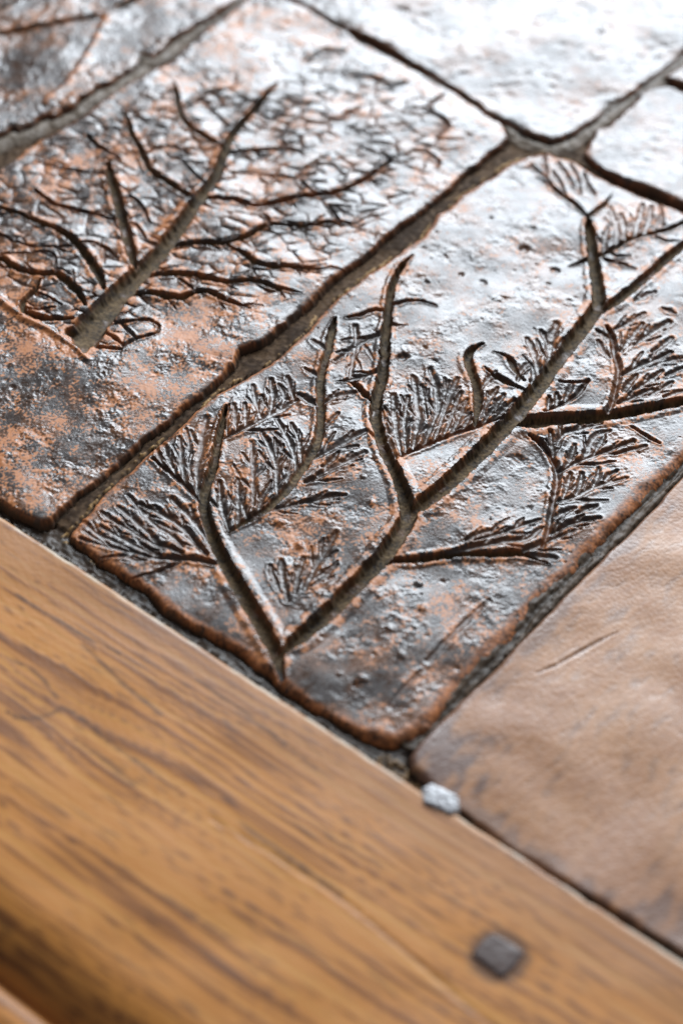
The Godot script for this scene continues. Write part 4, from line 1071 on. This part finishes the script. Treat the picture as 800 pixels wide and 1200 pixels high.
func peg(board: Node3D) -> void:
	var c := Vector2(118.2, 90.1)
	var st := SurfaceTool.new()
	st.begin(Mesh.PRIMITIVE_TRIANGLES)
	var n := 14
	var corner := [112.0,94.6, 112.3,85.3, 123.6,84.2, 123.5,95.2]
	var nz := noise(0.4, 3, 400)
	var nb := noise(0.15, 2, 401)
	for j in n + 1:
		for i in n + 1:
			var u := float(i) / n
			var v := float(j) / n
			var a := Vector2(corner[0], corner[1]).lerp(Vector2(corner[2], corner[3]), u)
			var b := Vector2(corner[6], corner[7]).lerp(Vector2(corner[4], corner[5]), u)
			var p := a.lerp(b, v)
			# round the corners
			var m := Vector2(u * 2 - 1, v * 2 - 1)
			p = c.lerp(p, 1.0 - 0.16 * m.x * m.x * m.y * m.y)
			var r := maxf(absf(m.x), absf(m.y))
			var h := 1.62 + 0.12 * nz.get_noise_2d(p.x, p.y) + 0.15 * nb.get_noise_2d(p.x * 2, p.y * 2) - 0.25 * pow(r, 6.0)
			if r > 0.98:
				h = 0.2
			st.set_uv(Vector2(u, v))
			st.add_vertex(Vector3(p.x - 30, h, p.y - 110) * MM)
	for j in n:
		for i in n:
			var a := j * (n + 1) + i
			for k in [a, a + 1, a + n + 2, a, a + n + 2, a + n + 1]:
				st.add_index(k)
	st.generate_normals()
	var o := MeshInstance3D.new()
	o.name = "peg"
	o.mesh = st.commit()
	var im := Image.create(64, 64, false, Image.FORMAT_RGB8)
	for y in 64:
		for x in 64:
			var t := nz.get_noise_2d(x * 0.35, y * 0.5)
			im.set_pixel(x, y, lin(Vector3(0.040, 0.021, 0.016).lerp(Vector3(0.085, 0.042, 0.028), clampf(0.5 + 1.5 * t, 0, 1))))
	var mat := StandardMaterial3D.new()
	mat.albedo_texture = ImageTexture.create_from_image(im)
	mat.roughness = 0.5
	o.material_override = mat
	board.add_child(o, true)

func chip() -> void:
	var corner := [75.3,62.7, 76.2,59.9, 84.1,59.1, 86.5,62.1, 85.7,64.9, 78.4,66.2]
	var o := thing("plaster_chip", "small whitish chip of plaster wedged in the dark gap between board and smooth tile", "chip", Vector3(80.9, 0, 62.4))
	var mid := Vector2(80.9, 62.4)
	var st := SurfaceTool.new()
	st.begin(Mesh.PRIMITIVE_TRIANGLES)
	var nn := noise(0.6, 3, 500)
	var m := 30
	var rings := [[1.02, -4.0], [1.0, 0.9], [0.94, 1.6], [0.8, 1.9], [0.55, 2.0], [0.3, 2.0], [0.0, 2.0]]
	for r in rings:
		for k in m:
			var t := float(k) / m * 6.0
			var a := int(t) % 6
			var b := (a + 1) % 6
			var p := Vector2(corner[2 * a], corner[2 * a + 1]).lerp(Vector2(corner[2 * b], corner[2 * b + 1]), t - int(t)) - mid
			p *= r[0]
			p += p.normalized() * 0.35 * nn.get_noise_2d(p.x * 2.0, p.y * 2.0)
			var h: float = r[1] + 0.45 * nn.get_noise_2d(p.x * 1.5 + 9.0, p.y * 1.5)
			st.set_uv(Vector2(0.5 + p.x * 0.06, 0.5 + p.y * 0.06))
			st.add_vertex(Vector3(p.x, h, p.y) * MM)
	for r in rings.size() - 1:
		for k in m:
			var a := r * m + k
			var b := r * m + (k + 1) % m
			for v in [a, a + m, b, b, a + m, b + m]:
				st.add_index(v)
	st.generate_normals()
	var im := Image.create(96, 96, false, Image.FORMAT_RGB8)
	var spec := noise(0.09, 3, 501)
	for y in 96:
		for x in 96:
			var t := spec.get_noise_2d(x, y)
			im.set_pixel(x, y, lin(Vector3(0.62, 0.63, 0.64).lerp(Vector3(0.16, 0.14, 0.15), smoothstep(0.05, 0.4, t))))
	var mat := StandardMaterial3D.new()
	mat.albedo_texture = ImageTexture.create_from_image(im)
	mat.roughness = 0.45
	mat.cull_mode = BaseMaterial3D.CULL_DISABLED
	var body := MeshInstance3D.new()
	body.name = "chip_body"
	body.mesh = st.commit()
	body.material_override = mat
	o.add_child(body, true)

func _ready() -> void:
	var cam := Camera3D.new()
	cam.name = "camera"
	cam.transform = Transform3D(Basis(Vector3(0.783508, 0.036158, -0.620329), Vector3(-0.468636, 0.689936, -0.551696), Vector3(0.408039, 0.722967, 0.557515)), Vector3(0.24482, 0.43378, 0.33451))
	var lens := CameraAttributesPhysical.new()
	lens.frustum_focal_length = 50.0
	lens.frustum_near = 0.02
	lens.frustum_far = 50.0
	lens.frustum_focus_distance = 0.622
	lens.exposure_aperture = 4.2
	cam.attributes = lens
	cam.fov = rad_to_deg(2.0 * atan(600.0 / 2500.0))
	cam.near = 0.02
	cam.far = 50.0
	add_child(cam)
	cam.current = true

	var env := Environment.new()
	env.background_mode = Environment.BG_COLOR
	env.background_color = Color(0.60, 0.60, 0.62)
	env.background_energy_multiplier = 0.34
	env.tonemap_mode = Environment.TONE_MAPPER_LINEAR
	env.tonemap_exposure = 1.36
	env.sdfgi_enabled = true
	env.ssao_enabled = true
	env.ssil_enabled = true
	var we := WorldEnvironment.new()
	we.name = "environment"
	we.environment = env
	add_child(we)

	# daylight from the room's window, beyond the tiles to the right
	var window := AreaLight3D.new()
	window.name = "window_light"
	window.light_color = Color(0.93, 0.965, 1.0)
	window.light_energy = 5.6
	window.area_size = Vector2(1.3, 0.95)
	window.area_normalize_energy = true
	window.area_range = 6.0
	window.shadow_enabled = true
	var fwd := Vector3(-0.5906, 0, -0.807)
	var right := Vector3(0.807, 0, -0.5906)
	window.position = fwd * 1.5 + right * 0.38 + Vector3(0, 0.84, 0)
	add_child(window)
	window.look_at_from_position(window.position, Vector3(0, 0, 0), Vector3.UP)

	var floor_ := thing("tile_panel", "clay tiles laid in grey mortar behind the board, two of them pressed with plants", "tiles", Vector3.ZERO)
	main_tile(floor_)
	left_tile(floor_)
	plain_tiles(floor_)
	smooth_tile(floor_)
	mortar(floor_)
	wood()
	chip()
